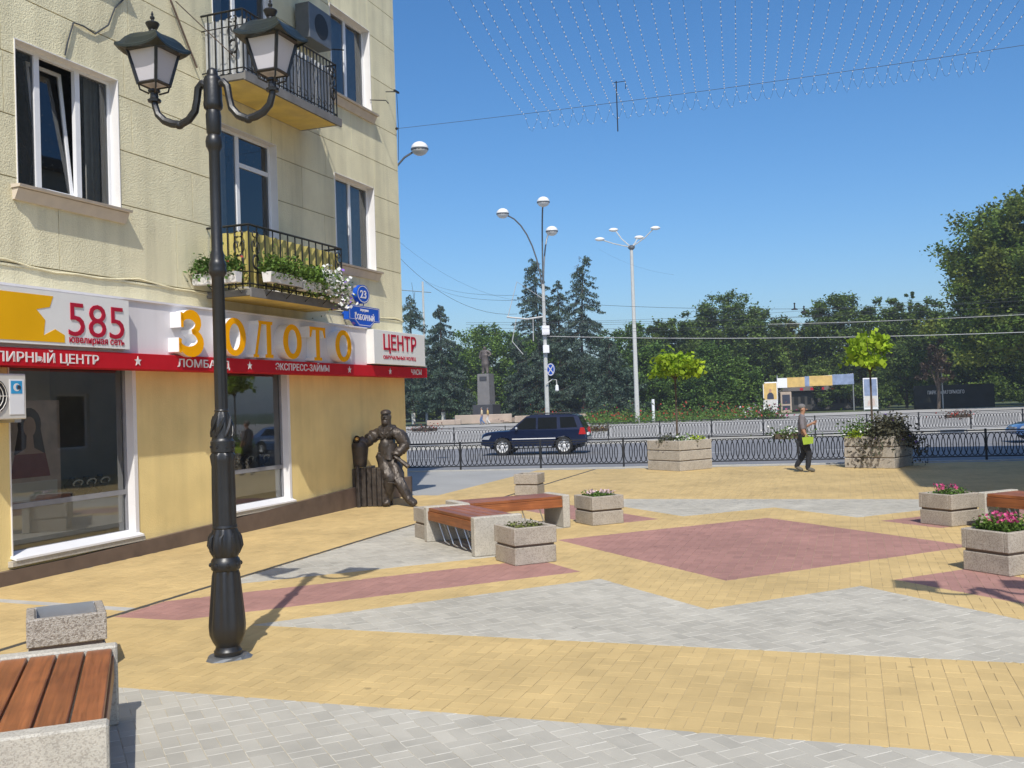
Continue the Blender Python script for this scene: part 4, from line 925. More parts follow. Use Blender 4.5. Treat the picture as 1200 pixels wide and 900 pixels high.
# big planters with small trees by the fence
def ball_tree(pos, h, zc, rx, rz, label, seed, size=.26, n=520, trunk_r=.035):
    rg = np.random.default_rng(seed); t = thing('ball_tree', label, 'tree', pos)
    m = MB(); m.tube([(0, 0, 0), (.01, .02, zc * .5), (0, 0, zc - rz * .3)], [trunk_r, trunk_r * .8, trunk_r * .8], 7)
    for k in range(9):
        a = k * 2.4; m.tube([(0, 0, zc - rz * .9), (rx * .3 * math.cos(a), rx * .3 * math.sin(a), zc - rz * .3), (rx * .75 * math.cos(a), rx * .75 * math.sin(a), zc + rz * (.1 + .5 * ((k * 37) % 10) / 10))], [.016, .012, .006], 5)
    m.build('trunk', 'bark', t, smooth=True)
    nc = 30; c_ = rg.normal(size=(nc, 3)); c_ /= np.linalg.norm(c_, axis=1)[:, None]; c_ *= rg.uniform(.5, 1.08, nc)[:, None]
    d = c_[rg.integers(0, nc, n)] + rg.normal(0, .17, (n, 3)); d[:, 2] = np.where(d[:, 2] < -.35, d[:, 2] * .5, d[:, 2])
    P = d * np.array([rx, rx, rz]) + np.array([0, 0, zc]); P[:, 2] -= .22 * (np.hypot(P[:, 0], P[:, 1]) / rx) ** 2 * rz; P += rg.normal(0, .03, P.shape)
    link('crown', leaf_mesh('crown', P, size, 'leaf_lime', droop=.9, up=.25, aspect=.8, rng=rg), t); return t
def big_planter(pos, rot, s, label):
    t = thing('large_planter', label, 'planter', pos, rot, 'large three tier planters by the fence'); h = s / 2; z = 0
    for k in range(3):
        m = MB(); q = h - .012 * (2 - k) * 0
        if k == 2:
            w = .1; m.box(-h, h, -h, -h + w, z, z + .27, .01); m.box(-h, h, h - w, h, z, z + .27, .01); m.box(-h, -h + w, -h + w, h - w, z, z + .27, .01); m.box(h - w, h, -h + w, h - w, z, z + .27, .01)
        else: m.box(-h, h, -h, h, z, z + .27, .012)
        m.build('tier', 'granite_far', t); z += .27
        if k < 2: MB().box(-h + .03, h - .03, -h + .03, h - .03, z, z + .025).build('recess', 'plinth', t); z += .025
    MB().box(-h + .09, h - .09, -h + .09, h - .09, z - .15, z - .06).build('soil', 'soil', t); return z
zb = .86
pA = Vector((4.83, 28.75, 0)); pB = Vector((10.1, 27.25, 0))
big_planter(pA, R(36), 1.32, 'large square concrete planter with tree in front of the fence centre')
big_planter(pB, R(48), 1.38, 'large concrete planter with trailing dark plants, half in shade')
ball_tree(Vector((4.78, 28.75, zb - .08)), 2.9, at(797, 428, 28.75).z - zb + .08, .68, .50, 'small ball tree with lime green leaves in the left large planter', 21, .15, 1200)
ball_tree(Vector((9.95, 27.25, zb - .08)), 3.2, at(1036, 412, 27.25).z - zb + .08, .62, .66, 'small lime green tree above the dark trailing plants', 22, .17, 760)
def plant_patch(name, pos, rx, ry, h, n, size, leaf, label, petal=None, npet=0, seed=1, trail=0.0, cat='plant'):
    rg = np.random.default_rng(seed); t = thing(name, label, cat, pos)
    P = np.c_[rg.normal(0, rx * .5, n), rg.normal(0, ry * .5, n), np.abs(rg.normal(0, h * .5, n))]
    if trail: P[:, 2] -= trail * np.clip((np.hypot(P[:, 0], P[:, 1]) - .35), 0, 1) * rg.uniform(.4, 1.6, n)
    link('foliage', leaf_mesh('foliage', P, size, leaf, rng=rg), t)
    if petal:
        k = rg.integers(0, n, npet); link('blossoms', leaf_mesh('blossoms', P[k] + np.array([0, -.02, .03]), size * .8, petal, aspect=1, rng=rg), t)
plant_patch('low_plant', pA + Vector((-.38, -.3, zb - .06)), .3, .2, .2, 240, .08, 'leaf_purple', 'clump of dark red plants at the left of the tree planter', seed=31)
plant_patch('low_plant', pA + Vector((.05, -.3, zb - .06)), .4, .3, .2, 220, .08, 'leaf_plant', 'pale flowering plants around the trunk in the left large planter', 'petal_white', 60, seed=32)
plant_patch('low_plant', pA + Vector((.5, -.02, zb - .06)), .25, .2, .14, 220, .07, 'leaf_lime', 'low bright green plants at the right of the left large planter', seed=33)
plant_patch('trailing_plant', pB + Vector((.15, -.45, zb + .02)), .75, .5, .46, 3600, .1, 'leaf_purple', 'dark trailing petunia mass hanging over the shaded planter', 'petal_purple', 25, seed=34, trail=1.2)
plant_patch('low_plant', pB + Vector((-.45, .0, zb)), .55, .4, .42, 700, .085, 'leaf_plant', 'upright pale green flowering plants behind the dark trailing ones', 'petal_white', 60, seed=35)
plant_patch('low_plant', pB + Vector((-.72, -.22, zb - .02)), .18, .16, .22, 200, .075, 'leaf_lime', 'small lime yellow plant at the left corner of the shaded planter', seed=36)
# ------------------------------------------------------------------ iron fences along the road
def fence(x0, x1, fun, label, single, Hf=.9, z0=0.0, gaps=()):
    t = thing('iron_fence', label, 'fence', (x0, fun(x0), z0)); ang = math.atan2(fun(x1) - fun(x0), x1 - x0); t.rotation_euler.z = ang
    L = math.hypot(x1 - x0, fun(x1) - fun(x0)); pn = 2.62; k = int(L / pn)
    post = MB().box(-.028, .028, -.028, .028, 0, Hf).mesh('post', 'fence')
    rb = MB(); e = []
    n = 14; rb.tube([(.125 * math.cos(a), 0, .46 + .325 * math.sin(a)) for a in np.linspace(0, 2 * PI, n + 1)[:-1]], .0135, 4, closed=True); ring = rb.mesh('ring', 'fence')
    for i in range(k + 1): link('post', post, t, (i * pn, 0, 0))
    rl = MB().box(.0, pn - .056, -.014, .014, Hf - .06, Hf - .025).box(.0, pn - .056, -.012, .012, Hf - .125, Hf - .105).box(0, pn - .056, -.014, .014, .09, .125).mesh('rail', 'fence')
    for i in range(k):
        link('rail', rl, t, (i * pn + .028, 0, 0)); m = 16; step = (pn - .056 - .25) / (m - 1)
        if single:
            for j in range(m): link('ring', ring, t, (i * pn + .028 + .125 + j * step, 0, 0))
        else:
            b = MB()
            for j in range(m): b.tube([(i * pn + .153 + j * step + .125 * math.cos(a), 0, .46 + .315 * math.sin(a)) for a in np.linspace(0, 2 * PI, n + 1)[:-1]], .016, 3, closed=True)
            tag(b.build('ring_row', 'fence', t), kind='stuff')
    return t
fence(-12.0, 19.4, lambda x: fy(x) + .32, 'near black iron fence of interlaced rings along the plaza edge', True)
fence(-24.0, 32.0, lambda x: 51.9 - .0125 * (x + 160) + .12 + 0 * x, 'far black iron fence of interlaced rings beyond the car', False, Hf=.95)
def hang_box(p, w, leaf, petal, label, seed):
    rg = np.random.default_rng(seed); t = thing('hanging_flower_box', label, 'flower box', p)
    MB().prism([(-.1, 0), (.1, 0), (.13, .16), (-.13, .16)], -w / 2, w / 2, 'yz').build('box', 'bark', t)
    P = np.c_[rg.normal(0, w * .36, 320), rg.normal(0, .13, 320), rg.normal(.16, .1, 320)]; link('foliage', leaf_mesh('foliage', P, .09, leaf, rng=rg), t)
    P = P[:60] + np.array([0, -.04, .04]); link('blossoms', leaf_mesh('blossoms', P, .07, petal, aspect=1, rng=rg), t)
for (px, py, d, w, lf, pt, lb) in ((498, 503, 51.0, 1.3, 'leaf_dry', 'petal_red', 'brownish flower box on the far fence near the building corner'), (1120, 487, 49.0, 1.2, 'leaf_dry', 'petal_red', 'brownish flower box on the far fence at the right'), (922, 510, 0, .9, 'leaf_plant', 'petal_white', 'green flower box on the near fence by the walking man'), (700, 503, 50.3, 1.0, 'leaf_olive', 'petal_red', 'reddish flower box on the far fence behind the car')):
    p = at(px, py, d) if d else at(px, py, fy(7.9) + .5); hang_box(p - Vector((0, .25, .1)), w, lf, pt, lb, int(px))
# ------------------------------------------------------------------ cars
def arch(cx, cz, r, a0, a1, n=9): return [(cx + r * math.cos(a), cz + r * math.sin(a)) for a in np.linspace(a0, a1, n)]
def make_car(loc, rz, label, paint, suv=True):
    t = thing('car', label, 'car', loc, rz); Lc, hw = (4.85, .96) if suv else (4.3, .87)
    fx, rx, wr = (.98, 3.82, .39) if suv else (.85, 3.45, .32)           # wheel centres (front of the car at x=0)
    belt, roof, sill = (1.10, 1.76, .40) if suv else (.92, 1.42, .28)
    X0 = -Lc / 2
    low = [(.06, sill + .05)] + [(fx - wr - .07, sill - .03)] + arch(fx, wr, wr + .06, R(168), R(12)) + [(fx + wr + .09, sill - .05), (rx - wr - .09, sill - .05)] + arch(rx, wr, wr + .06, R(168), R(12)) + [(rx + wr + .08, sill), (Lc - .04, sill + .08), (Lc, sill + .3), (Lc - .03, .78), (Lc - .10, belt)]
    if suv: hood = [(1.42, belt + .02), (1.30, belt - .01), (.55, belt - .035), (.24, belt - .07), (.07, belt - .15), (.0, belt - .30), (.0, sill + .22)]
    else: hood = [(1.25, belt + .0), (1.1, belt - .04), (.5, belt - .14), (.15, belt - .24), (.02, belt - .36), (.0, .5), (.0, sill + .18)]
    prof = [(p[0] + X0, p[1]) for p in low + hood]
    b = MB(); n = len(prof); cxm = sum(p[0] for p in prof) / n; ins = [(p[0] * .985, p[1] + (.0 if p[1] < .5 else -.035 * (p[1] > .8))) for p in prof]
    lays = [(-hw + .0, .965), (-hw + .07, 1.0), (hw - .07, 1.0), (hw, .965)]
    vs = []
    for (y, s_) in lays:
        src = prof if s_ == 1.0 else ins
        vs += [(p[0], y, p[1]) for p in src]
    fs = [tuple(range(n)), tuple(range(3 * n, 4 * n))[::-1]]
    for k in range(3): fs += [(k * n + i, (k + 1) * n + i, (k + 1) * n + (i + 1) % n, k * n + (i + 1) % n) for i in range(n)]
    b.add(vs, fs); body = b.build('body', paint, t, smooth=True)
    # cabin: lower outline at the belt line, upper outline at the roof
    if suv: bl, rl = [(1.30, belt - .03), (4.76, belt - .03)], [(2.12, roof - .05), (2.45, roof), (4.2, roof - .015), (4.47, roof - .09)]
    else: bl, rl = [(1.15, belt - .03), (4.1, belt - .03)], [(1.9, roof - .04), (2.2, roof), (3.1, roof - .02), (3.5, roof - .1)]
    bw, tw = hw - .05, hw - .24
    P = [(bl[0][0], bl[0][1], bw)] + [(x, z, tw if 0 < i < 3 else tw + .01) for i, (x, z) in enumerate(rl)] + [(bl[1][0], bl[1][1], bw)]
    b = MB(); vs = [(x + X0, -w, z) for x, z, w in P] + [(x + X0, w, z) for x, z, w in P]; m = len(P)
    fs = [tuple(range(m))[::-1], tuple(range(m, 2 * m))] + [(i, (i + 1) % m, m + (i + 1) % m, m + i) for i in range(m)]
    b.add(vs, fs); b.build('cabin', paint, t)
    def onside(x, z, side, off=.012):        # a point on the slanted cabin side
        f = (z - belt + .03) / (roof - belt + .03); w = bw + (tw - bw) * f; return (x + X0, side * (w + off), z)
    zl, zu = belt + .03, roof - .13
    def slope_f(z): return 1.30 + (2.12 - 1.30) * (z - belt) / (roof - belt) if suv else 1.15 + (1.9 - 1.15) * (z - belt) / (roof - belt)
    if suv: wins = [[(slope_f(zl) + .18, zl), (2.55, zl), (2.55, zu), (slope_f(zu) + .12, zu)], [(2.64, zl), (3.52, zl), (3.50, zu), (2.64, zu)], [(3.68, zl + .03), (4.44, zl + .05), (4.28, zu), (3.64, zu)]]
    else: wins = [[(slope_f(zl) + .18, zl), (2.35, zl), (2.35, zu), (slope_f(zu) + .1, zu)], [(2.43, zl), (3.5, zl), (3.25, zu), (2.43, zu)]]
    for side in (1, -1):
        for w in wins:
            b = MB(); v = [onside(x, z, side, .008) for x, z in w]; v2 = [onside(x, z, side, -.02) for x, z in w]; n4 = len(w)
            b.add(v + v2, [tuple(range(n4)) if side < 0 else tuple(range(n4))[::-1]] + [(i, (i + 1) % n4, n4 + (i + 1) % n4, n4 + i) for i in range(n4)]); b.build('side_window', 'car_glass', t)
        b = MB(); b.box(1.45 + X0, 3.45 + X0, *sorted((side * (hw - .004), side * (hw + .016))), .70, .735); b.build('side_moulding', 'chrome', t)
        if suv: b = MB(); b.box(1.55 + X0, 3.3 + X0, *sorted((side * (hw - .1), side * (hw + .05))), sill - .07, sill - .02); b.build('running_board', 'steel', t)
        for x in (2.45, 3.4): MB().box(x - .09 + X0, x + .07 + X0, *sorted((side * (hw - .006), side * (hw + .028))), belt - .16, belt - .13).build('door_handle', paint, t)
        b = MB(); b.ball((slope_f(belt + .05) + .32 + X0, side * (hw + .1), belt + .08), .07, .1, .075); b.build('wing_mirror', 'steel' if suv else paint, t, smooth=True)
        b = MB(); b.prism([(Lc - .34 + X0, .86), (Lc - .02 + X0, .86), (Lc - .09 + X0, belt + .05), (Lc - .26 + X0, belt + .05)], *sorted((side * (hw - .13), side * (hw + .012))), 'xz'); b.build('tail_light', 'tail', t)
        b = MB(); b.prism([(.03 + X0, belt - .37), (.14 + X0, belt - .25), (.48 + X0, belt - .19), (.36 + X0, belt - .38)], *sorted((side * (hw - .3), side * (hw + .004))), 'xz'); b.build('headlight', 'headlamp', t)
        if suv: b = MB(); b.tube([(2.3 + X0, side * (tw - .05), roof + .0), (2.4 + X0, side * (tw - .05), roof + .05), (4.1 + X0, side * (tw - .05), roof + .035), (4.2 + X0, side * (tw - .05), roof - .02)], .018, 5); b.build('roof_rail', 'black', t)
        for cx in (fx, rx):
            ts = MB(); ts.lathe([(wr - .12, -.11), (wr - .02, -.11), (wr, -.08), (wr, .08), (wr - .02, .11), (wr - .12, .11)], 24); del ts.f[-2:]; del ts.mi[-2:]
            for i in range(len(ts.v)): x, y, z = ts.v[i]; ts.v[i] = (cx + X0 + x, side * (hw - .125) + z, wr + y)
            wh = ts.build('wheel', 'rubber', t, smooth=True)
            rm = MB(); rm.lathe([(.02, -.05), (wr - .12, -.05), (wr - .115, .09), (wr - .135, .09), (wr - .14, .0), (.02, .0)], 20); rm.lathe([(.06, .0), (.06, .075), (.03, .085)], 10)
            for k in range(5):
                a = 2 * PI * k / 5 + .3; c_, s_ = math.cos(a), math.sin(a); r2 = wr - .12
                rm.add([(c_ * .04 - s_ * .035, s_ * .04 + c_ * .035, .07), (c_ * .04 + s_ * .035, s_ * .04 - c_ * .035, .07), (c_ * r2 + s_ * .05, s_ * r2 - c_ * .05, .075), (c_ * r2 - s_ * .05, s_ * r2 + c_ * .05, .075)], [(0, 1, 2, 3)])
            for i in range(len(rm.v)): x, y, z = rm.v[i]; rm.v[i] = (cx + X0 + x, side * (hw - .125 + z), wr + y)
            rm.build('rim', 'alloy', wh)
    # windscreen, rear window, bumpers, underbody
    def cross_win(name, a, b_, inx):
        x0, z0, w0 = a; x1, z1, w1 = b_; q = lambda f, s_: (x0 + (x1 - x0) * f + X0 + inx, s_ * ((w0 + (w1 - w0) * f) - .07), z0 + (z1 - z0) * f + .008)
        MB().add([q(.1, -1), q(.1, 1), q(.92, 1), q(.92, -1)], [(0, 1, 2, 3)]).build(name, 'car_glass', t)
    cross_win('windscreen', P[0], P[1], -.012); cross_win('rear_window', P[-1], P[-2], .014)
    MB().box(Lc - .12 + X0, Lc + .03 + X0, -hw + .06, hw - .06, sill + .12, sill + .36, .03).build('bumper', paint, t); MB().box(-.04 + X0, .1 + X0, -hw + .08, hw - .08, sill + .06, sill + .26, .03).build('bumper', paint, t)
    MB().box(.4 + X0, Lc - .3 + X0, -hw + .2, hw - .2, sill - .12, sill).build('underbody', 'black', t)
    MB().box(Lc - .07 + X0, Lc + .012 + X0, -.26, .26, .80, .91).build('number_plate', 'white', t)
    MB().box(-.01 + X0, .06 + X0, -.45, .45, belt - .42, belt - .3).build('grille', 'steel', t)
    return t
make_car((1.0, 42.3, -.13), ROADA, 'dark blue off road car driving left behind the near fence', 'car_blue').scale = (.93, .95, .96)
make_car((21.9, 38.6, -.13), ROADA, 'pale blue car just entering at the right edge of the road', 'car_pale', suv=False)
# ------------------------------------------------------------------ people and figures
def skin_mesh(J, E, root, sub=2):
    names = list(J); ix = {k: i for i, k in enumerate(names)}
    me = bpy.data.meshes.new('tmp'); me.from_pydata([J[k][0] for k in names], [(ix[a], ix[b]) for a, b in E], [])
    o = bpy.data.objects.new('tmp', me); COL.objects.link(o)
    md = o.modifiers.new('s', 'SKIN'); md.use_smooth_shade = True; md.branch_smoothing = .4
    for i, k in enumerate(names):
        r = J[k][1]; r = r if isinstance(r, tuple) else (r, r); me.skin_vertices[0].data[i].radius = r; me.skin_vertices[0].data[i].use_root = (k == root)
    if sub: ms = o.modifiers.new('u', 'SUBSURF'); ms.levels = sub; ms.render_levels = sub
    bpy.context.view_layer.update(); dg = bpy.context.evaluated_depsgraph_get(); ev = o.evaluated_get(dg); m2 = ev.to_mesh()
    V = np.array([v.co[:] for v in m2.vertices]); Fc = [tuple(p.vertices) for p in m2.polygons]
    ev.to_mesh_clear(); bpy.data.objects.remove(o); return V, Fc
def finger_set(b, wrist, tip, side, n=5, L=.085, curl=.6, r=.009):
    w, tp = Vector(wrist), Vector(tip); d = (tp - w).normalized(); s_ = Vector(side).normalized(); nrm = d.cross(s_)
    for i, (off, ln) in enumerate(((-.033, .85), (-.011, 1.0), (.011, .95), (.031, .78))):
        p0 = tp + s_ * off; p1 = p0 + d * L * .45 * ln + nrm * curl * .02; p2 = p0 + d * L * .8 * ln + nrm * curl * .055; b.tube([p0 - d * .02, p0, p1, p2], [r, r, r * .9, r * .6], 5)
    p0 = w + d * .03 - s_ * .03; b.tube([p0, p0 - s_ * .03 + d * .03, p0 - s_ * .03 + d * .065 + nrm * .02], [r * 1.1, r, r * .7], 5)
def figure(t, J, E, root, cloth, base='skin', hands=(), folds=.004, sub=2, scale=1.0):
    """cloth: list of (name, material, set of edges, offset). The body stays one mesh; clothes are its children."""
    V, Fc = skin_mesh(J, E, root, sub); b = MB(); b.add([tuple(v) for v in V], Fc)
    for h in hands: finger_set(b, *h)
    body = b.build('body', base, t, smooth=True)
    A = np.array([J[a][0] for a, c in E]); B = np.array([J[c][0] for a, c in E]); cen = np.array([V[list(f)].mean(0) for f in Fc])
    AB = B - A; tt = np.clip(((cen[:, None] - A) * AB).sum(2) / np.maximum((AB * AB).sum(1), 1e-9), 0, 1); dist = np.linalg.norm(A + tt[..., None] * AB - cen[:, None], axis=2); near = dist.argmin(1)
    nor = np.zeros_like(V)
    for f in Fc:
        q = V[list(f)]; n = np.cross(q[1] - q[0], q[2] - q[0]) if len(f) == 3 else np.cross(q[2] - q[0], q[3] - q[1]); nor[list(f)] += n
    nor /= np.maximum(np.linalg.norm(nor, axis=1)[:, None], 1e-9)
    for (name, m, es, off) in cloth:
        ids = {i for i, e in enumerate(E) if e in es or (e[1], e[0]) in es}; fs = [f for f, k in zip(Fc, near) if k in ids]
        used = sorted({i for f in fs for i in f}); mp = {i: j for j, i in enumerate(used)}
        rg = np.random.default_rng(5); W_ = V[used] + nor[used] * (off + rg.uniform(0, off * .4, (len(used), 1)) + folds * np.sin(V[used][:, :1] * 41 + V[used][:, 2:] * 23 + V[used][:, 1:2] * 31) * (.6 + .4 * np.sin(V[used][:, 2:] * 57)))
        MB().add([tuple(v) for v in W_], [tuple(mp[i] for i in f) for f in fs]).build(name, m, body, smooth=True)
    return body
def walker(loc, rz, label, shirt, pants, shoe, hair, sc=1.0, stride=.12, armpose='bag', group=None, phone=True):
    """local +x is the walking direction"""
    t = thing('person', label, 'person', loc, rz, group); t.scale = (sc, sc, sc); s = stride
    J = {'pel': ((0, 0, .95), (.125, .15)), 'sp': ((.0, 0, 1.10), (.115, .145)), 'ch': ((.01, 0, 1.30), (.125, .165)), 'nb': ((-.01, 0, 1.45), (.07, .075)), 'nk': ((.01, 0, 1.51), .055), 'h0': ((.035, 0, 1.57), (.075, .065)), 'h1': ((.03, 0, 1.65), (.098, .078)), 'h2': ((.015, 0, 1.72), (.075, .06)),
         'sl': ((-.01, .17, 1.40), .062), 'sr': ((-.01, -.17, 1.40), .062),
         'hl': ((0, .09, .86), .09), 'hr': ((0, -.09, .86), .09), 'kl': ((-s * .2 + .05, .09, .48), .062), 'kr': ((s * .9 + .04, -.09, .49), .062), 'al': ((-s * 1.6, .09, .10 + s * .3), .042), 'ar': ((s * .75, -.09, .09), .042),
         'tl': ((-s * 1.6 + .16, .09, .03 + s * .06), .035), 'tr': ((s * .75 + .17, -.09, .035), .036)}
    if armpose == 'bag':
        J.update({'er': ((.0, -.23, 1.13), .043), 'wr': ((.10, -.22, .92), .032), 'pr': ((.13, -.21, .85), .036), 'el': ((.06, .22, 1.15), .043), 'wl': ((.26, .14, 1.26), .032), 'pl': ((.33, .12, 1.29), .036)})
    else:
        J.update({'er': ((-.02, -.23, 1.13), .043), 'wr': ((.08, -.22, .90), .032), 'pr': ((.10, -.21, .83), .036), 'el': ((-.06, .23, 1.13), .043), 'wl': ((-.04, .23, .89), .032), 'pl': ((-.03, .23, .82), .036)})
    E = [('pel', 'sp'), ('sp', 'ch'), ('ch', 'nb'), ('nb', 'nk'), ('nk', 'h0'), ('h0', 'h1'), ('h1', 'h2'), ('nb', 'sl'), ('nb', 'sr'), ('sl', 'el'), ('el', 'wl'), ('wl', 'pl'), ('sr', 'er'), ('er', 'wr'), ('wr', 'pr'), ('pel', 'hl'), ('pel', 'hr'), ('hl', 'kl'), ('kl', 'al'), ('al', 'tl'), ('hr', 'kr'), ('kr', 'ar'), ('ar', 'tr')]
    hands = [(J['wr'][0], J['pr'][0], (1, 0, .2)), (J['wl'][0], J['pl'][0], (0, 0, 1))]
    body = figure(t, J, E, 'pel', [('shirt', shirt, {('pel', 'sp'), ('sp', 'ch'), ('ch', 'nb'), ('nb', 'sl'), ('nb', 'sr'), ('sl', 'el'), ('sr', 'er')}, .014), ('trousers', pants, {('pel', 'hl'), ('pel', 'hr'), ('hl', 'kl'), ('kl', 'al'), ('hr', 'kr'), ('kr', 'ar')}, .02), ('shoes', shoe, {('al', 'tl'), ('ar', 'tr')}, .014)], hands=hands)
    b = MB(); b.ball((.005, 0, 1.70), .105, .09, .085, 10, 6); hr = b.build('hair', hair, body, smooth=True)
    b = MB(); b.tube([(.11, 0, 1.655), (.137, 0, 1.625), (.115, 0, 1.615)], [.012, .018, .012], 6); b.build('nose', 'skin', body, smooth=True)
    b = MB()
    for y in (.082, -.082): b.ball((.015, y, 1.635), .022, .012, .033, 6, 5)
    b.build('ears', 'skin', body, smooth=True)
    b = MB()
    for y in (.03, -.03): b.ball((.113, y, 1.655), .012, .012, .008, 6, 4)
    b.box(.108, .118, -.025, .025, 1.575, 1.585); b.build('eyes_and_mouth', 'suit', body)
    return t
walker((7.7, 26.2, 0), R(-14), 'man in grey shirt and dark trousers walking right with a lime green bag', 'shirt_grey', 'trousers', 'shoe', 'hair_grey', 1.02)
gb = thing('hand_bag', 'lime green bag held at the hip by the walking man', 'bag', (7.7, 26.2, 0), R(-14))
m = MB(); m.prism([(.0, .64 + .1), (.25, .67 + .1), (.26, .94), (-.03, .93)], -.33, -.26, 'xz'); m.build('pouch', 'bag_green', gb); MB().tube([(.02, -.3, .90), (.1, -.26, 1.0), (.2, -.3, .92)], .012, 5).build('strap', 'bag_green', gb)
pp_ = at(565, 497, 98.0); walker((pp_.x, 98.0, 0), R(170), 'distant walker in blue jeans and cream top by the monument', 'cream', 'jeans', 'shoe', 'hair_grey', .98, .16, 'down', 'two walkers by the monument')
pp_ = at(572, 497, 98.6); walker((pp_.x, 98.8, 0), R(170), 'distant walker in pale trousers and yellow top by the monument', 'yellow_cloth', 'pale_cloth', 'shoe', 'hair_grey', .95, .14, 'down', 'two walkers by the monument')
# ------------------------------------------------------------------ bronze figure leaning on a plank fence by the wall
st = thing('bronze_statue', 'dark bronze statue of a bearded man in cap leaning on a plank stump', 'statue', (-2.70, 21.0, 0), R(-10))
J = {'pel': ((-.03, 0, 1.03), (.21, .16)), 'sp': ((-.02, .0, 1.22), (.21, .15)), 'ch': ((-.01, -.02, 1.43), (.235, .16)), 'nb': ((.0, -.01, 1.60), (.135, .10)), 'nk': ((.0, -.03, 1.70), .08), 'h0': ((.0, -.06, 1.80), (.095, .10)), 'h1': ((-.0, -.06, 1.90), (.11, .122)), 'h2': ((.0, -.04, 1.98), (.08, .09)),
     'sr': ((-.29, -.02, 1.50), .095), 'er': ((-.47, -.10, 1.34), .085), 'wr': ((-.62, -.26, 1.42), .056), 'pr': ((-.56, -.32, 1.43), .05),
     'sl': ((.28, -.02, 1.51), .095), 'el': ((.41, -.02, 1.27), .085), 'wl': ((.24, -.19, 1.09), .058), 'pl': ((.24, -.20, 1.05), .05),
     'hr': ((-.11, -.02, .97), .125), 'kr': ((.12, -.26, .58), .105), 'ar': ((.0, -.18, .13), .065), 'tr': ((.05, -.38, .055), .058), 'hl': ((.08, .0, .96), .125), 'kl': ((.27, -.2, .54), .102), 'al': ((.53, -.3, .12), .065), 'tl': ((.70, -.42, .06), .058)}
J = {k: (v[0], tuple(x * 1.15 for x in v[1]) if isinstance(v[1], tuple) else v[1] * (1.0 if k[0] in 'pt' else 1.28)) for k, v in J.items()}
E_ = [('pel', 'sp'), ('sp', 'ch'), ('ch', 'nb'), ('nb', 'nk'), ('nk', 'h0'), ('h0', 'h1'), ('h1', 'h2'), ('nb', 'sl'), ('nb', 'sr'), ('sl', 'el'), ('el', 'wl'), ('wl', 'pl'), ('sr', 'er'), ('er', 'wr'), ('wr', 'pr'), ('pel', 'hl'), ('pel', 'hr'), ('hl', 'kl'), ('kl', 'al'), ('al', 'tl'), ('hr', 'kr'), ('kr', 'ar'), ('ar', 'tr')]
bd = figure(st, J, E_, 'pel', [('jacket', 'bronze', {('pel', 'sp'), ('sp', 'ch'), ('ch', 'nb'), ('nb', 'sl'), ('nb', 'sr'), ('sl', 'el'), ('sr', 'er'), ('er', 'wr'), ('el', 'wl')}, .022), ('trousers', 'bronze', {('pel', 'hl'), ('pel', 'hr'), ('hl', 'kl'), ('hr', 'kr')}, .022), ('boots', 'bronze', {('al', 'tl'), ('ar', 'tr'), ('kl', 'al'), ('kr', 'ar')}, .012)], base='bronze', folds=.018,
            hands=[(J['wl'][0], J['pl'][0], (.6, 0, .6)), (J['wr'][0], J['pr'][0], (0, 0, 1))])
b = MB(); b.ball((-.01, -.03, 1.975), .118, .13, .075, 12, 6); b.prism([(-.085, -.13), (.085, -.13), (.06, -.19), (.0, -.2), (-.06, -.19)], 1.95, 1.968); b.build('cap', 'bronze', bd, smooth=True)
b = MB(); b.tube([(0, -.155, 1.93), (0, -.205, 1.885), (0, -.165, 1.87)], [.016, .026, .016], 6); b.ball((0, -.145, 1.775), .07, .055, .075, 8, 6)
for x in (.045, -.045): b.ball((x, -.15, 1.925), .02, .014, .012, 6, 4); b.ball((x * 2.3, -.05, 1.885), .016, .03, .04, 6, 5)
b.tube([(-.05, -.172, 1.845), (0, -.185, 1.85), (.05, -.172, 1.845)], .014, 5); b.build('face_and_beard', 'bronze', bd, smooth=True)
b = MB()
for sg in (1, -1): b.prism([(sg * .02, 1.68), (sg * .13, 1.66), (sg * .10, 1.5), (sg * .03, 1.42)], -.2, -.165, 'xz')
b.box(-.16, -.05, -.19, -.165, 1.43, 1.44); b.box(-.19, .19, -.175, .16, 1.10, 1.15, .02); b.build('lapels_and_belt', 'bronze', bd)
b = MB(); nr = 28; vs = []
for (z, rx, ry, fo) in ((1.32, .20, .16, .0), (1.24, .207, .168, .012), (1.14, .214, .178, .02), (1.04, .226, .19, .03), (.97, .236, .20, .04), (.965, .215, .18, .04)):
    for k in range(nr):
        a = 2 * PI * k / nr; f = 1 + fo * 2.2 * math.sin(5 * a + 1) + fo * 1.4 * math.sin(9 * a); vs.append((rx * math.cos(a) * f + .01, ry * math.sin(a) * f - .02, z + fo * .5 * math.sin(3 * a)))
b.add(vs, [(i * nr + k, i * nr + (k + 1) % nr, (i + 1) * nr + (k + 1) % nr, (i + 1) * nr + k)[::-1] for i in range(5) for k in range(nr)]); b.build('jacket_skirt', 'bronze', bd, smooth=True)
b = MB()
for sg in (1, -1): b.tube([(sg * .17, .02, 1.66), (sg * .13, -.13, 1.63), (sg * .03, -.2, 1.52)], [.04, .045, .025], 7)
b.tube([(-.16, .04, 1.67), (0, .11, 1.69), (.16, .04, 1.67)], .045, 7)
for (kx, ky, kz) in ((.10, -.24, .50), (.29, -.21, .48)): b.tube([(kx + .105 * math.cos(a), ky + .105 * math.sin(a), kz + .015 * math.sin(3 * a)) for a in np.linspace(0, 2 * PI, 13)[:-1]], .035, 6, closed=True)
b.build('collar_and_boot_tops', 'bronze', bd, smooth=True)
b = MB(); b.tube([(.20, -.22, 1.06), (.36, -.24, .95), (.52, -.26, .83)], [.03, .045, .055], 8); b.build('rolled_paper', 'bronze', bd, smooth=True)
b = MB(); rs = random.Random(4)
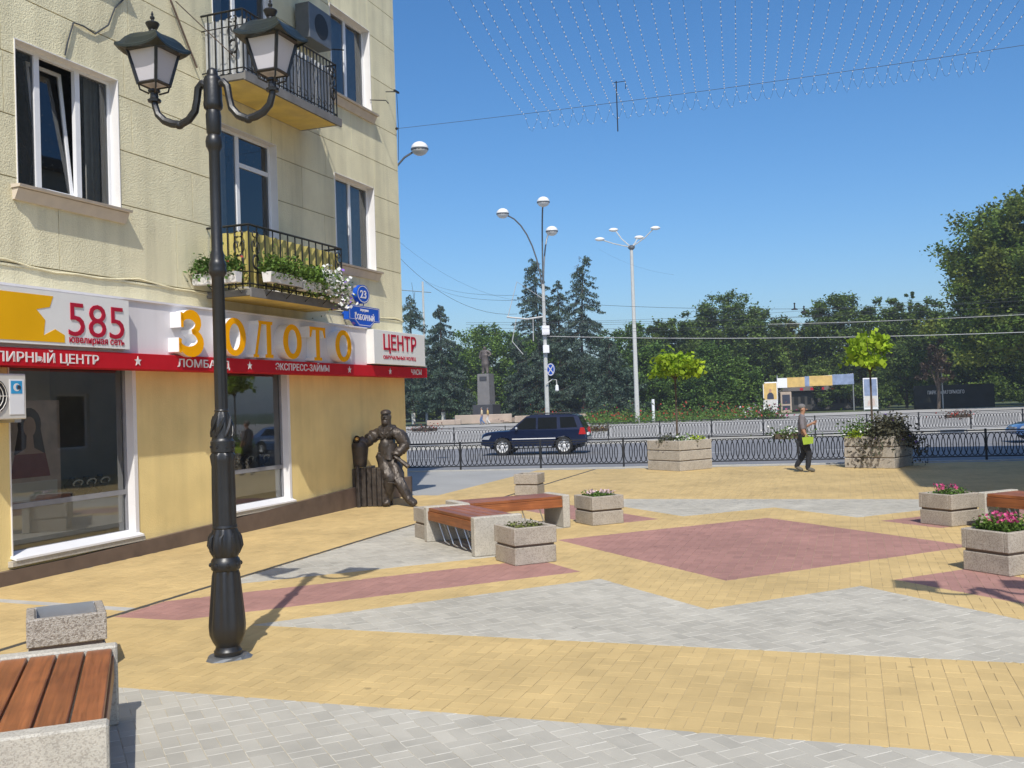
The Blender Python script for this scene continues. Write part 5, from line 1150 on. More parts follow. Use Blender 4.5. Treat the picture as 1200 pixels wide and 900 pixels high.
for i in range(7):
    x = -.74 + i * .112; b.box(x, x + .10, -.28 + rs.uniform(-.02, .02), .06, 0, .84 + rs.uniform(-.04, .03), .012)
b.box(-.78, .06, .0, .10, .0, .80, .01); b.tube([(-.56, -.36, 0), (-.585, -.33, .86)], [.045, .04], 7); b.build('plank_stump', 'bronze', st)
b = MB(); b.lathe([(.13, .84), (.15, .9), (.17, 1.05), (.19, 1.24), (.20, 1.30), (.17, 1.36), (.15, 1.345)], 12, (-.58, -.14, 0)); b.build('tall_bag', 'bronze', st, smooth=True)
b = MB(); b.ball((-.56, -.34, 1.44), .05, .06, .04, 8, 5); b.build('rubbed_hand', 'bronze_pol', st, smooth=True)
# ------------------------------------------------------------------ far monument
mx = at(570, 470, 107); mo = thing('monument', 'grey stone monument with a standing bronze figure among dark spruces', 'monument', (mx.x, 107, 0), R(-24))
b = MB()
for k in range(4): q = 3.4 - k * .45; b.box(-q, q, -q, q, k * .16, (k + 1) * .16 - .002, .01)
b.build('steps', 'pink_granite', mo)
MB().box(-1.2, 1.2, -1.05, 1.05, .64, 2.0, .03).build('base_block', 'pedestal_dark', mo)
MB().prism([(-.74, -.7), (.74, -.7), (.74, .7), (-.74, .7)], 2.0, 5.35, taper=[(-.68, -.64), (.68, -.64), (.68, .64), (-.68, .64)]).build('pedestal', 'pedestal', mo)
MB().box(-.42, .42, -.71, -.64, 4.6, 5.05).build('inscription_plate', 'pedestal_dark', mo)
k_ = 1.7; fg = bpy.data.objects.new('standing_figure', None)
J2 = {'pel': ((.0, 0, .95), (.19, .15)), 'sp': ((.0, .0, 1.15), (.19, .14)), 'ch': ((.0, 0, 1.33), (.20, .14)), 'nb': ((.0, 0, 1.48), (.1, .08)), 'nk': ((.0, -.01, 1.53), .06), 'h0': ((.0, -.02, 1.6), .08), 'h1': ((.0, -.02, 1.68), .095), 'h2': ((0, -.01, 1.75), .07), 'sr': ((-.2, 0, 1.42), .08), 'er': ((-.27, .02, 1.15), .07), 'wr': ((-.22, -.12, .95), .05), 'sl': ((.2, 0, 1.42), .08), 'el': ((.33, .03, 1.2), .07), 'wl': ((.2, -.15, 1.12), .05),
      'c1': ((0, 0, .7), (.24, .2)), 'c2': ((0, .01, .45), (.25, .2)), 'hr': ((-.1, 0, .40), .09), 'ar': ((-.12, -.02, .05), .07), 'tr': ((-.13, -.14, .04), .05), 'hl': ((.1, 0, .4), .09), 'al': ((.13, -.06, .05), .07), 'tl': ((.15, -.18, .04), .05)}
J2 = {k: (tuple(Vector((v[0][0] * 1.3, v[0][1], v[0][2])) * k_ + Vector((0, 0, 5.35))), tuple(x * k_ * 1.4 for x in v[1]) if isinstance(v[1], tuple) else v[1] * k_ * 1.35) for k, v in J2.items()}
E2 = [('pel', 'sp'), ('sp', 'ch'), ('ch', 'nb'), ('nb', 'nk'), ('nk', 'h0'), ('h0', 'h1'), ('h1', 'h2'), ('nb', 'sl'), ('nb', 'sr'), ('sl', 'el'), ('el', 'wl'), ('sr', 'er'), ('er', 'wr'), ('pel', 'c1'), ('c1', 'c2'), ('c2', 'hr'), ('hr', 'ar'), ('ar', 'tr'), ('c2', 'hl'), ('hl', 'al'), ('al', 'tl')]
b2 = MB(); V_, F_ = skin_mesh(J2, E2, 'pel'); b2.add([tuple(v) for v in V_], F_); b2.build('figure', 'bronze_old', mo, smooth=True)
bpy.data.objects.remove(fg)
for (x0, x1, y, z, h, lb) in ((533, 600, 104, 0, .95, 'long low pink granite wall before the monument'), (500, 540, 101.6, 0, .55, 'low pinkish flower bed kerb left of the monument'), (603, 690, 103, 0, .7, 'low granite wall right of the monument')):
    a, c = at(x0, 490, y), at(x1, 490, y); MB().box(a.x, c.x, y, y + .7, 0, h, .04)
    o = MB().box(0, c.x - a.x, 0, .7, 0, h, .04).build('granite_wall', 'pink_granite', loc=(a.x, y, 0)); tag(o, lb, 'wall')
# ------------------------------------------------------------------ street lights and overhead lines
def globe_light(loc, sc_, label, arms, zj, boxes=False, lean=0.0):
    t = thing('street_light', label, 'street light', loc); t.scale = (sc_,) * 3
    MB().tube([(0, 0, 0), (0, 0, zj)], [.13, .085], 8).build('pole', 'pole', t, smooth=True)
    for (dx, dy, z) in arms:
        pts = [(dx * (1 - math.cos(a)), dy * (1 - math.cos(a)), zj - 1.2 + (z - zj + 1.2) * math.sin(a)) for a in np.linspace(0, PI / 2 * .92, 9)]
        MB().tube(pts, .04, 6).build('arm', 'pole_dark', t, smooth=True); e = Vector(pts[-1])
        h = link('lamp_head', MB().lathe([(.10, -.02), (.28, -.01), (.34, .05), (.34, .10), (.12, .12)], 16).mesh('lamp_head', 'pole_dark', True), t, e + Vector((dx, dy, 0)).normalized() * .25)
        MB().ball((0, 0, .10), .335, .335, .27, 14, 8).build('globe', 'globe', h, smooth=True)
    return t
gl1 = globe_light((at(641, 470, 52.5).x, 52.5, 0), 1.0, 'tall grey pole with three white globes on curved arms behind the car', [(-2.05, -.6, 12.1), (.1, -1.5, 12.45), (.55, .9, 11.35)], 8.4)
for (px, py, w, h) in ((639.5, 387, .4, .48), (640, 409, .33, .42)):
    p = at(px, py, 52.3); MB().box(p.x - w / 2 - gl1.location.x, p.x + w / 2 - gl1.location.x, -.3, -.05, p.z - h / 2, p.z + h / 2, .01).build('control_box', 'white', gl1)
rs_ = thing('no_stopping_sign', 'round blue no stopping sign with red cross on the globe pole', 'road sign', at(645.5, 433, 52.2), R(-52))
b = MB().mat(0); b.prism(ring_pts(0, 0, .34, .34), -.02, .0, 'xz'); b.mat(1); o_, i_ = ring_pts(0, 0, .33, .33), ring_pts(0, 0, .27, .27); n = len(o_); b.add([(p[0], -.023, p[1]) for p in o_ + i_], [(i, (i + 1) % n, n + (i + 1) % n, n + i) for i in range(n)])
for a in (PI / 4, -PI / 4):
    c_, s2 = math.cos(a), math.sin(a); b.prism([(c_ * x - s2 * y, s2 * x + c_ * y) for x, y in ((-.28, -.03), (.28, -.03), (.28, .03), (-.28, .03))], -.0245 - .001 * (a > 0), -.02, 'xz')
b.build('plate', ['blue_sign', 'text_white'], rs_)
cm = thing('street_camera', 'small white camera on a bracket halfway up the globe pole', 'camera', at(650, 452, 52.3))
m = MB(); m.tube([(-.45, 0, .1), (-.1, 0, .35), (.1, 0, .3), (.12, 0, .0)], .03, 5); m.build('bracket', 'pole', cm); MB().lathe([(.03, .05), (.08, .0), (.1, -.25), (.05, -.3)], 8, (.12, 0, 0)).build('housing', 'white', cm)
ab = thing('wire_bracket', 'white horizontal arm carrying tram wires on the globe pole', 'bracket', (gl1.location.x, 52.5, 0))
zz = at(640, 373, 52.5).z; b = MB(); b.tube([(0, 0, zz + .1), (-.9, -.1, zz - .02), (-2.0, -.2, zz + .12)], .05, 6); b.tube([(-1.95, -.2, zz + .1), (-1.4, -.1, zz + 2.0), (-.1, 0, zz + 1.1)], .02, 4); b.tube([(-1.5, -.2, zz), (-1.75, -.2, zz - 1.2), (-1.2, -.2, zz - 1.9)], .025, 4); b.tube([(-.6, -.1, zz), (-.62, -.1, zz - 1.2)], .025, 4); b.build('arm', 'wire_pale', ab)
globe_light((at(440, 470, 33.2).x, 33.2, 0), .88, 'globe street light whose arm reaches out behind the building corner', [(2.05, -.4, 12.15), (-1.2, .8, 12.1)], 8.4)
p4 = (at(747, 490, 84).x, 84, 0); q4 = thing('street_light', 'tall pale pole with four spreading lamp heads right of the spruces', 'street light', p4)
zt = at(738, 290, 84).z; MB().tube([(0, 0, 0), (0, 0, zt)], [.21, .13], 8).build('pole', 'pole', q4, smooth=True); MB().lathe([(.16, -.2), (.3, -.05), (.3, .1), (.1, .2)], 10, (0, 0, zt)).build('crown_plate', 'pole_dark', q4)
for (px, py, yy) in ((705, 281, -.8), (721, 270, 1.0), (747, 279, 1.4), (766, 268, -.9)):
    e = at(px, py, 84 + yy) - Vector(p4); MB().tube([(0, 0, zt), (e.x * .6, e.y * .6, zt + (e.z - zt) * .5), tuple(e)], .05, 5).build('arm', 'pole', q4)
    h = MB(); h.ball(tuple(e + Vector((.15 if e.x > 0 else -.15, 0, .05))), .42, .22, .17, 10, 6); h.build('lamp_head', 'globe', q4, smooth=True)
tp = thing('tram_pole', 'grey tram pole with cross arm left of the spruces', 'pole', (at(500, 480, 120).x, 120, 0)); zz = at(498, 330, 120).z
MB().tube([(0, 0, 0), (0, 0, zz)], [.16, .12], 7).build('pole', 'pole', tp); b = MB(); z2 = at(500, 342, 120).z; b.tube([(-3, 0, z2 + .35), (1.0, 0, z2 - .1)], .045, 5); b.tube([(-1.0, 0, z2), (-1.2, 0, z2 - 1.5)], .03, 4); b.tube([(-1.35, 0, z2 + 1.2), (-1.05, 0, z2 - 1.6)], .025, 4); b.build('arm', 'pole_dark', tp)
def wire(a, c, r, label, m='wire', sag=0.0, n=14):
    P = [a.lerp(c, i / n) - Vector((0, 0, sag * 4 * (i / n) * (1 - i / n))) for i in range(n + 1)]
    o = MB().tube(P, r * .55, 4).build('overhead_wire', m); tag(o, label, 'wire', 'overhead wires across the road'); return o
for (x0, y0, Y0, x1, y1, Y1, r, sag, m, lb) in (
    (498, 329, 120, 606, 346, 52.5, .017, .5, 'wire', 'wire from the tram pole top to the globe pole, upper one'), (498, 331, 120, 605, 352, 52.5, .017, .6, 'wire', 'second wire from the tram pole, just below the upper one'),
    (440, 270, 54, 606, 368, 52.5, .017, 1.3, 'wire', 'deeply sagging wire from behind the corner to the globe pole'), (440, 258, 52, 606, 352, 52.5, .008, .8, 'wire', 'faint thin wire sloping above the left spruces'),
    (546, 378, 50, 1330, 326, 42, .011, .5, 'wire', 'highest thin tram wire crossing the sky to the right'), (546, 380, 48, 1330, 331, 42, .011, .6, 'wire', 'second thin tram wire from the top on the right'),
    (600, 351, 52, 1330, 343, 42, .017, .6, 'wire', 'thick dark wire passing the two insulators'), (600, 378, 52, 1330, 349, 42, .013, .3, 'wire', 'dark wire just under the insulators'),
    (546, 384, 52, 1330, 358, 43, .013, .4, 'wire', 'lower grey tram wire above the park trees'), (560, 391, 52, 1330, 357, 43, .013, .3, 'wire', 'lowest dark tram wire above the park trees'),
    (640, 394, 52.5, 1330, 384, 40, .028, .25, 'wire_pale', 'thick pale cable running right from the globe pole'), (900, 380, 52, 1330, 361, 44, .022, .1, 'wire_pale', 'short pale cable above the right trees'),
    (702, 292, 70, 790, 322, 60, .006, .3, 'wire', 'hair thin wire beside the four headed light')):
    wire(at(x0, y0, Y0), at(x1, y1, Y1), r, lb, m, sag)
wa, wb = at(600, 351, 52), at(1330, 343, 42)
for (px, lb) in ((931, 'small dark insulator hanging on the tram wires, left one'), (941, 'small dark insulator hanging on the tram wires, right one')):
    d = ray(px, 348); k = min(range(400), key=lambda i: abs(wa.lerp(wb, i / 399).x / wa.lerp(wb, i / 399).y - d.x / d.y)) / 399
    p = wa.lerp(wb, k) - Vector((0, 0, .6 * 4 * k * (1 - k)))
    o = MB().lathe([(.16, -.14), (.15, -.10), (.035, -.06), (.03, .12), (.05, .16), (.02, .2)], 8).build('insulator', 'black', loc=p + Vector((0, 0, -.05 if px > 935 else .1))); tag(o, lb, 'insulator', 'insulators on the tram wires')
# garlands of light bulbs over the street
HK = fac(.12, .04, 8.69); cdir = Vector((.94, -.34, 0)); RB = HK + cdir * 17.5 + Vector((0, 0, .0))
def cab(f, sag=.12): return HK.lerp(RB, f) - Vector((0, 0, sag * 4 * f * (1 - f)))
o = MB().tube([cab(i / 40) for i in range(41)], .005, 5).build('garland_cable', 'wire'); tag(o, 'thin carrier cable from the building corner across the street', 'cable')
tops = [538, 558, 576, 593, 611, 628, 649, 669, 687, 704, 725, 742, 762, 783, 800, 821, 844, 862, 882, 902, 920, 940, 961, 981, 1002, 1022, 1040, 1057, 1077, 1095, 1112, 1133, 1153, 1174, 1194, 1213, 1232, 1252]
rg_ = random.Random(2); ends = []
for i, px in enumerate(tops):
    d_ = ray(620 + .767 * (px - 545), 112); f = min((k / 2000 for k in range(2001)), key=lambda q: abs(cab(q).x / cab(q).y - d_.x / d_.y)); A = cab(f) - Vector((0, 0, .05)); dY = 4.7 - .9 * i / len(tops)
    Bp = at(px, 0, A.y - dY); Cc = A + (Bp - A) * 2.3 + Vector((0, 0, .25)); Cc.z = max(Cc.z, A.z + 1.5); ends.append((A, Cc))
lines = []
for i, (A, Cc) in enumerate(ends):
    n = 34; P = []; sg_ = .35 + rg_.uniform(-.1, .12)
    for k in range(n + 1):
        s_ = k / n; p = A.lerp(Cc, s_); p = p - Vector((0, 0, sg_ * 4 * s_ * (1 - s_))); P.append(p)
    if i + 1 < len(ends):
        A2 = ends[i + 1][0]; loop = [A2.lerp(A, s_) - Vector((0, 0, (.34 + rg_.uniform(-.05, .05)) * 4 * s_ * (1 - s_))) for s_ in np.linspace(0, 1, 7)[:-1]]; P = loop + P
    b = MB().mat(0); b.tube(P, .0026, 3, cap=False); b.mat(1); acc = 0.0; nxt = .12
    for a, c in zip(P[:-1], P[1:]):
        l = (c - a).length
        while nxt <= acc + l:
            q = a.lerp(c, (nxt - acc) / l); r = .012; b.add([(q.x + r, q.y, q.z), (q.x - r, q.y, q.z), (q.x, q.y + r, q.z), (q.x, q.y - r, q.z), (q.x, q.y, q.z + r * 1.5), (q.x, q.y, q.z - r * 1.5)], [(0, 2, 4), (2, 1, 4), (1, 3, 4), (3, 0, 4), (2, 0, 5), (1, 2, 5), (3, 1, 5), (0, 3, 5)]); nxt += .21 * rg_.uniform(.75, 1.25)
        acc += l
    o = b.build('light_garland', ['wire', 'bead']); tag(o, 'hanging string of small clear bulbs against the blue sky', 'garland', 'strings of bulbs hung over the street')
o = MB().tube([cab(.18) + Vector((0, 0, .95)), cab(.18) - Vector((0, 0, .55))], .012, 5)
p = at(722, 95, 21.3); q = at(724, 154, 21.3); o = MB().tube([p, q], .013, 5).tube([at(719, 97, 21.3), at(733, 95, 21.3), at(733, 104, 21.3)], .008, 4).build('hanging_rod', 'iron'); tag(o, 'dark vertical rod hanging in the garland cable', 'rod')
# ------------------------------------------------------------------ trees
def spruce(px, py_top, Y, Rr, label, seed, n=9000, leaf='leaf_spruce', base=.6, bend=0.0, sparse=0.0, size=.30, white=False):
    n = int(n * 1.7)
    rg = np.random.default_rng(seed); b0 = at(px, 470, Y); H_ = at(px, py_top, Y).z; Rr *= 1.12; t = thing('spruce_tree', label, 'tree', (b0.x, Y, 0))
    MB().tube([(0, 0, 0), (0, 0, H_ * .5), (bend * .5, 0, H_ * .97)], [.22, .15, .03], 7).build('trunk', 'bark', t)
    if white: MB().tube([(0, 0, .0), (0, 0, 1.3)], [.24, .225], 8).build('limewash_band', 'limewash', t)
    nb = int(60 + H_ * 9); fr = np.sort(rg.uniform(0, 1, nb)); hb = base + (H_ - base) * fr; az = rg.uniform(0, 2 * PI, nb)
    prof = (1 - fr) ** .68 * (1 - .35 * np.exp(-fr * 8)); ln = Rr * prof * rg.uniform(.6, 1.15, nb) + .25
    w = ln / ln.sum(); k = rg.choice(nb, n, p=w); s_ = rg.uniform(.06, 1, n) ** .7
    x = ln[k] * s_; z = hb[k] - x * .30 - .12 * x * x / np.maximum(ln[k], .1) * 1.2 + np.maximum(s_ - .75, 0) * ln[k] * .35
    lat = rg.normal(0, 1, n) * (.06 + .14 * x * (1 - s_ * .6)); P = np.c_[x * np.cos(az[k]) - lat * np.sin(az[k]), x * np.sin(az[k]) + lat * np.cos(az[k]), z - np.abs(rg.normal(0, .16, n))]
    P[:, 0] += bend * np.clip((P[:, 2] / H_ - .6) / .4, 0, 1) ** 2
    link('crown', leaf_mesh('crown', P, size, leaf, droop=1.1, up=.1, aspect=.38, rng=rg), t)
    bm = MB()
    for i in range(0, nb, 3):
        e = Vector((ln[i] * .9 * math.cos(az[i]), ln[i] * .9 * math.sin(az[i]), hb[i] - ln[i] * .33)); bm.tube([(0, 0, hb[i]), tuple(e)], [.04, .01], 3, cap=False)
    bm.build('branches', 'bark', t); return t
def broad(px, Y, H_, W_, label, seed, leaf, n=9000, base=.25, size=.5, nblob=11, trunk='bark', name='broadleaf_tree', x=None, low=False, depth=.8, crown2=None):
    W_ = W_ * 1.2 if x is None and n > 3600 else W_; n = int(n * 3.0); size *= .62
    rg = np.random.default_rng(seed); x = at(px, 470, Y).x if x is None else x; t = thing(name, label, 'tree', (x, Y, 0))
    m = MB(); m.tube([(0, 0, 0), (.1, 0, H_ * base), (.0, .1, H_ * .6)], [.045 * H_ * .6, .035 * H_ * .6, .1], 8)
    bl = []
    for i in range(nblob):
        f = (i + .5) / nblob; a = i * 2.4 + rg.uniform(-.4, .4); zc = H_ * (base + (1 - base) * (.12 + .76 * f)); rad = W_ / 2 * (math.sin(PI * min(1, .22 + .74 * f)) ** .7) * rg.uniform(.45, .8)
        rr_ = W_ * rg.uniform(.17, .27); bl.append((rad * math.cos(a), rad * math.sin(a) * depth, min(zc, H_ - rr_ * .8), rr_, rr_ * depth, rr_ * rg.uniform(.65, .85)))
        if i % 2 == 0: m.tube([(0, 0, H_ * base * rg.uniform(.7, 1.1)), (bl[-1][0] * .5, bl[-1][1] * .5, zc * .8), bl[-1][:3]], [.09, .06, .02], 5)
    bl.append((0, 0, H_ * (base + (1 - base) * .5), W_ * .33, W_ * .3, H_ * (1 - base) * .36)); bl.append((0, 0, H_ - W_ * .16, W_ * .2, W_ * .18, W_ * .17))
    if low: bl += [(sx * W_ * .27, -W_ * .1, H_ * .2, W_ * .24, W_ * .22, H_ * .2) for sx in (1, -1)]
    m.build('trunk', trunk, t); P = blob_points(bl, n, rg); P = P[P[:, 2] > .15]
    link('crown', leaf_mesh('crown', P, size, leaf, up=.5, aspect=.7, rng=rg), t); return t
spruce(484, 345, 114, 4.0, 'bluish spruce with wide branches half hidden by the building', 51, 8000, white=True, base=2.6)
spruce(519, 356, 109, 3.3, 'broad dark spruce left of the monument', 52, 11000, base=2.2, white=True)
spruce(548, 455, 122, 1.4, 'small round dark spruce close left of the pedestal', 53, 2500, base=.3)
spruce(634, 300, 112, 4.7, 'tall dark spruce with bare curved tip behind the globe pole', 54, 14000, bend=-.5, base=1.0)
spruce(658, 328, 116, 3.6, 'shorter dark spruce squeezed between the two tallest', 55, 9000, base=1)
spruce(684, 299, 111, 4.5, 'tallest narrow spruce with drooping branches and hooked top', 56, 12000, bend=.9, base=.8)
spruce(716, 392, 100, 3.0, 'low bluish spruce in front of the light pole', 57, 6500, base=.2)
spruce(609, 395, 112, 2.3, 'dark spruce directly right of the monument figure', 58, 7000, base=.5)
broad(575, 135, at(575, 380, 135).z, 12, 'bright green round tree behind the monument', 60, 'leaf_bright', 9000, .2, .55, low=True)
broad(618, 138, at(618, 392, 138).z, 9, 'bright green tree behind the spruces', 61, 'leaf_bright', 6000, .2, .55, low=True)
broad(470, 140, at(470, 400, 140).z, 12, 'dark tree seen beside the building corner', 62, 'leaf_dark', 6000, .15, .6, low=True)
for (px, py, Y, w, lf, lb, n) in ((742, 378, 132, 10, 'leaf_mid', 'green tree behind the light pole with even crown', 8000), (782, 372, 128, 9.5, 'leaf_dark', 'dark round tree left of the highest park tree', 8000), (845, 344, 134, 12, 'leaf_dark', 'highest dark tree in the middle of the park', 11000), (893, 360, 130, 10, 'leaf_dark', 'dark tree right of the highest park tree', 8000), (930, 377, 136, 9, 'leaf_olive', 'olive brown tree above the park gate', 7000), (985, 346, 128, 11, 'leaf_dark', 'round dark tree above the gate banner', 10000), (1040, 348, 126, 9, 'leaf_dark', 'dark tree behind the right lime tree', 8000), (1100, 352, 124, 9, 'leaf_dark', 'dark tree at the foot of the huge right tree', 8000)):
    broad(px, Y, at(px, py, Y).z, w, lb, int(px), lf, n, .12, .55, low=True)
broad(1072, 128, at(1072, 341, 128).z, 3.2, 'narrow poplar like tree left of the huge tree', 71, 'leaf_dark', 3500, .15, .45, nblob=9)
broad(1226, 97, at(1172, 224, 97).z, 18.5, 'huge dark broad tree at the right edge', 172, 'leaf_big', 32000, .2, .6, nblob=30, low=False, x=at(1224, 470, 97).x)
broad(1160, 122, 12.0, 13, 'lower dark tree under the huge right tree', 73, 'leaf_dark', 11000, .1, .5, low=True)
broad(1235, 118, 17, 14, 'dark tree at the extreme right edge', 74, 'leaf_dark', 9000, .1, .55, low=True)
broad(1100, 100, at(1100, 396, 100).z, 4.4, 'dry brownish leafless shrub tree under the huge tree', 75, 'leaf_dry', 1900, .35, .3, nblob=8, name='dry_tree')
for i, (px, py, Y, w, lf, lb) in enumerate(((770, 402, 108, 8.0, 'leaf_mid', 'wide green bushy conifer behind the left lime tree'), (838, 398, 108, 8.5, 'leaf_mid', 'wide green bushy conifer left of the billboard'), (866, 418, 106, 4.6, 'leaf_mid', 'lower green bush beside the billboard'), (730, 430, 106, 5, 'leaf_spruce', 'low bluish bush at the pole foot'), (806, 428, 104, 5, 'leaf_mid', 'low spreading green conifer in the middle'))):
    broad(px, Y, at(px, py, Y).z, w, lb, 80 + i, lf, 6500, .03, .42, nblob=9, low=True, name='conifer_shrub', depth=.7)
broad(1062, 112, at(1062, 402, 112).z, 7, 'leafy dark bush right of the blue billboard', 90, 'leaf_dark', 5000, .05, .45, low=True)
broad(948, 126, 6.4, 8, 'dark bush behind the park gate', 91, 'leaf_dark', 4000, .05, .5, low=True); broad(1000, 122, 7, 8, 'dark bush behind the right gate post', 92, 'leaf_dark', 4000, .05, .5, low=True)
# wooded park behind everything
rg = np.random.default_rng(99); n = 60000; P = np.c_[rg.uniform(-75, 120, n), rg.uniform(146, 160, n), np.abs(rg.uniform(0, 1, n)) ** .8 * 12.5]; P[:, 2] *= .75 + .25 * np.sin(P[:, 0] * .35) * np.sin(P[:, 0] * .13 + 1)
o = link('far_woodland', leaf_mesh('far_woodland', P, .95, 'leaf_dark', up=.1, aspect=.8, rng=rg)); tag(o, 'dark mass of far park woodland', 'woodland', kind='stuff')
# rose bed and hedge before the park
rg = np.random.default_rng(77); a, c = at(688, 490, 88).x, at(892, 490, 88).x; n = 9000
P = np.c_[rg.uniform(a, c, n), rg.uniform(82, 95, n), np.abs(rg.normal(0, .5, n))]; P[:, 2] *= .7 + .6 * np.abs(np.sin(P[:, 0] * 1.7) * np.cos(P[:, 1] * 1.3))
o = link('rose_bed', leaf_mesh('rose_bed', P, .2, 'leaf_mid', rng=rg)); tag(o, 'wide bed of red flowering rose bushes before the park', 'flower bed', kind='stuff')
k = rg.integers(0, n, 420); link('rose_blossoms', leaf_mesh('rose_blossoms', P[k] + np.array([0, -.1, .25]), .17, 'petal_red', aspect=1, rng=rg), o)
for (px, py, lf, pt, lb) in ((888, 496, 'leaf_plant', 'petal_white', 'clump of white flowers at the right end of the rose bed'), (900, 492, 'leaf_plant', 'petal_pink', 'clump of pink flowers at the right end of the rose bed'), (640, 488, 'leaf_mid', 'petal_red', 'green flowering bushes at the right of the monument walls')):
    plant_patch('flower_clump', at(px, py, 84 if px > 700 else 101) * 1.0 - Vector((0, 0, at(px, py, 84 if px > 700 else 101).z)), 1.6, 1.0, 1.0, 700, .22, lf, lb, pt, 220, seed=int(px), cat='flowers')
# ------------------------------------------------------------------ park gate, posters, kiosk
def billboard(px, Y, w, h, top, label, fig):
    p = at(px, 485, Y); t = thing('billboard', label, 'billboard', (p.x, Y, 0), R(-6))
    MB().box(-w / 2, w / 2, -.08, .08, .1, h, .02).build('board', 'white', t)
    MB().box(-w / 2 + .08, w / 2 - .08, -.1, -.081, h * .45, h - .12).build('print', top, t)
    MB().box(-w / 2 + .08, w / 2 - .08, -.1, -.081, .35, h * .44).build('lower_print', 'pale_cloth', t)
    if fig: MB().prism([(-.36, h * .46), (.36, h * .46), (.33, h * .6), (.14, h * .67), (-.14, h * .67), (-.33, h * .6)], -.104, -.1, 'xz').build('printed_suit', 'suit', t); MB().prism(ring_pts(0, h * .73, .14, .19, 12), -.104, -.1, 'xz').build('printed_head', 'skin', t)
    else: MB().prism([(-.4, .5), (.4, .5), (.4, 1.2), (.1, 1.35), (-.3, 1.0)], -.104, -.1, 'xz').build('printed_shape', 'poster_pink', t)
    MB().box(-w / 2, -w / 2 + .1, -.05, .05, 0, .12).box(w / 2 - .1, w / 2, -.05, .05, 0, .12).build('feet', 'steel', t)
billboard(903.5, 105, 1.5, 3.4, 'poster_yellow', 'tall billboard with orange print of a man in suit', True)
billboard(1021, 106, 1.5, 3.5, 'poster_blue', 'tall billboard with dark blue print right of the gate', False)
g0, g1 = at(911, 460, 108), at(1001, 460, 108); gt = thing('gate_banner', 'long printed banner spanning the park entrance', 'banner', (g0.x, 108, 0))
L_ = g1.x - g0.x; zt, z_b = at(950, 442, 108).z, at(950, 456, 108).z
for (f0, f1, mm) in ((0, .13, 'white'), (.13, .36, 'poster_yellow'), (.36, .42, 'poster_blue'), (.42, .72, 'poster_yellow'), (.72, 1, 'poster_blue')): MB().box(L_ * f0, L_ * f1, -.05, .05, z_b + .25 + f0 * .2, zt + f0 * .3).build('banner_panel', mm, gt)
b = MB()
for x in (.05, L_ - .05): b.tube([(x, .1, 0), (x, .1, zt + .3)], .07, 6)
b.tube([(0, .1, zt - .1), (L_, .1, zt + .2)], .05, 5); b.build('frame', 'steel', gt)
kk = at(921, 485, 107); ks = thing('poster_stand', 'small pinkish poster stand beside the orange billboard', 'stand', (kk.x, 107, 0)); MB().box(-.6, .6, -.3, .3, 0, 2.3, .03).build('case', 'pink_granite', ks); MB().box(-.42, .42, -.32, -.3, 1.0, 2.0).box(-.42, .42, -.32, -.3, .35, .8).build('pictures', 'suit', ks)
kp = at(965, 482, 122); ki = thing('kiosk', 'dark roofed kiosk with red lights inside the park gate', 'kiosk', (kp.x, 122, 0)); MB().box(-4, 4, 0, 3, 0, 2.4).build('walls', 'room', ki); MB().prism([(-4.6, 2.4), (4.6, 2.4), (3.8, 3.2), (-3.8, 3.2)], -.6, 3.4, 'xz').build('roof', 'roof', ki)
b = MB()
for i in range(9): b.box(-3.6 + i * .82, -3.1 + i * .82, -.03, 0, .7, 1.7)
b.build('displays', 'car_glass', ki); b = MB()
for i in range(5): b.box(-3 + i * 1.3, -2.6 + i * 1.3, -.62, -.6, 2.45, 2.75)
b.build('red_signs', 'text_red', ki)
w0, w1 = at(1072, 470, 104), at(1166, 470, 104); ps = thing('park_name_wall', 'dark low wall with white park name letters under the huge tree', 'sign', (w0.x, 104, 0)); L_ = w1.x - w0.x
MB().box(0, L_, 0, .3, 0, at(1110, 451, 104).z, .03).build('wall', 'shade_dark_wall', ps)
t0 = at(1087, 461, 104).x - w0.x; t1 = at(1130, 461, 104).x - w0.x
text_obj('lettering', 'ПАРК им. М.ГОРЬКОГО', .38, t1 - t0, .04, 'text_white', ps, lambda x, y, d: (t0 + x, -.01 - d, at(1108, 461.5, 104).z + y), .01)
pl_ = thing('park_lamp', 'slim park lamp with small white head before the dark trees', 'street light', (at(1105, 470, 102).x, 102, 0)); MB().tube([(0, 0, 0), (0, 0, at(1105, 433, 102).z)], .06, 6).build('post', 'pole', pl_); MB().ball((0, 0, at(1105, 432, 102).z), .22, .22, .25, 8, 6).build('lamp_head', 'globe', pl_, smooth=True)
wp = tag(MB().tube([(0, 0, 0), (0, 0, 2.0)], .13, 8).build('white_post', 'white', loc=(at(766, 490, 86).x, 86, 0)), 'short white post standing in the rose bed', 'post')
# ------------------------------------------------------------------ thin summer haze in the air
hz_m = bpy.data.materials.new('summer haze'); hz_m.use_nodes = True; t_ = hz_m.node_tree; t_.nodes.remove(t_.nodes['Principled BSDF'])
pv = t_.nodes.new('ShaderNodeVolumePrincipled'); pv.inputs['Color'].default_value = (0.86, 0.92, 1.0, 1); pv.inputs['Density'].default_value = 0.0006; pv.inputs['Anisotropy'].default_value = 0.2
t_.links.new(pv.outputs[0], t_.nodes['Material Output'].inputs['Volume'])
hb_ = MB().box(-905, 905, -305, 1505, -1.3, 24.5).build('haze', hz_m); tag(hb_, kind='stuff')
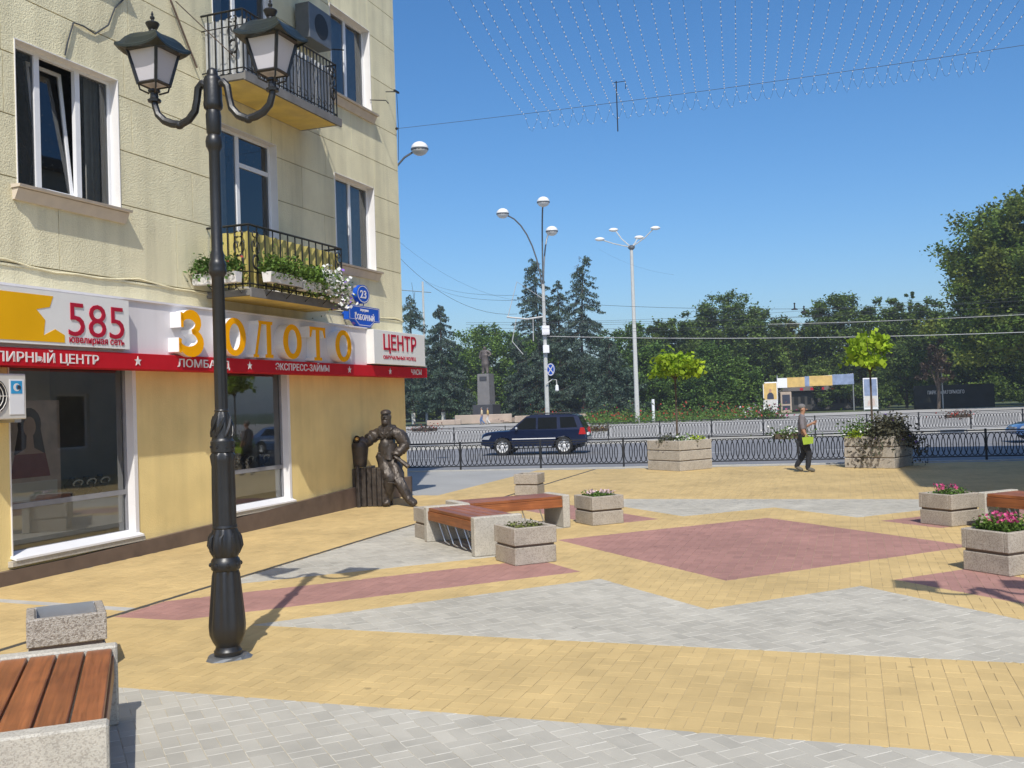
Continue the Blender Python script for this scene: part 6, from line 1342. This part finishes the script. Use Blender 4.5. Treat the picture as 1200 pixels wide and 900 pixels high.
# ------------------------------------------------------------------ house across the street, just outside the picture: it throws the shade at the right
hz = math.atan2(math.cos(R(17)), math.sin(R(17))); op = thing('opposite_house', 'plastered house outside the right edge that shades the plaza corner', 'building', (9.3, 9.2, 0), hz)
HL, HD, HH = 17.6, 14.0, 14.4
b = MB().mat(0); hl = [(1.0 + i * 2.6, 2.4 + i * 2.6, 1.0 + f * 3.5, 2.9 + f * 3.5) for i in range(6) for f in range(4)]
def house_side(b, n):
    us = sorted({0, HL, *[q for h in hl for q in h[:2]]}); zs = sorted({0, HH, *[q for h in hl for q in h[2:]]})
    for i in range(len(us) - 1):
        for j in range(len(zs) - 1):
            if any(h[0] < (us[i] + us[i + 1]) / 2 < h[1] and h[2] < (zs[j] + zs[j + 1]) / 2 < h[3] for h in hl): continue
            b.add([(us[i], n, zs[j]), (us[i + 1], n, zs[j]), (us[i + 1], n, zs[j + 1]), (us[i], n, zs[j + 1])], [(3, 2, 1, 0)])
    for (a, c, z, y) in hl: b.add([(a, n, z), (c, n, z), (c, n, y), (a, n, y), (a, n - .2, z), (c, n - .2, z), (c, n - .2, y), (a, n - .2, y)], [(0, 1, 5, 4), (1, 2, 6, 5), (2, 3, 7, 6), (3, 0, 4, 7)])
house_side(b, 0.0)
b.add([(0, 0, 0), (0, -HD, 0), (0, -HD, HH), (0, 0, HH), (HL, 0, 0), (HL, -HD, 0), (HL, -HD, HH), (HL, 0, HH)], [(0, 1, 2, 3), (7, 6, 5, 4), (1, 5, 6, 2), (3, 2, 6, 7)]); b.build('wall', 'house_wall', op)
for (a, c, z, y) in hl:
    w = MB().box(a, a + .07, -.2, -.14, z, y).box(c - .07, c, -.2, -.14, z, y).box(a + .07, c - .07, -.2, -.14, z, z + .07).box(a + .07, c - .07, -.2, -.14, y - .07, y).build('window', 'white', op)
    MB().add([(a, -.18, z), (c, -.18, z), (c, -.18, y), (a, -.18, y)], [(3, 2, 1, 0)]).build('pane', 'car_glass', w)
MB().box(-.0, HL, -HD, .25, HH, HH + .4).build('roof', 'roof', op)
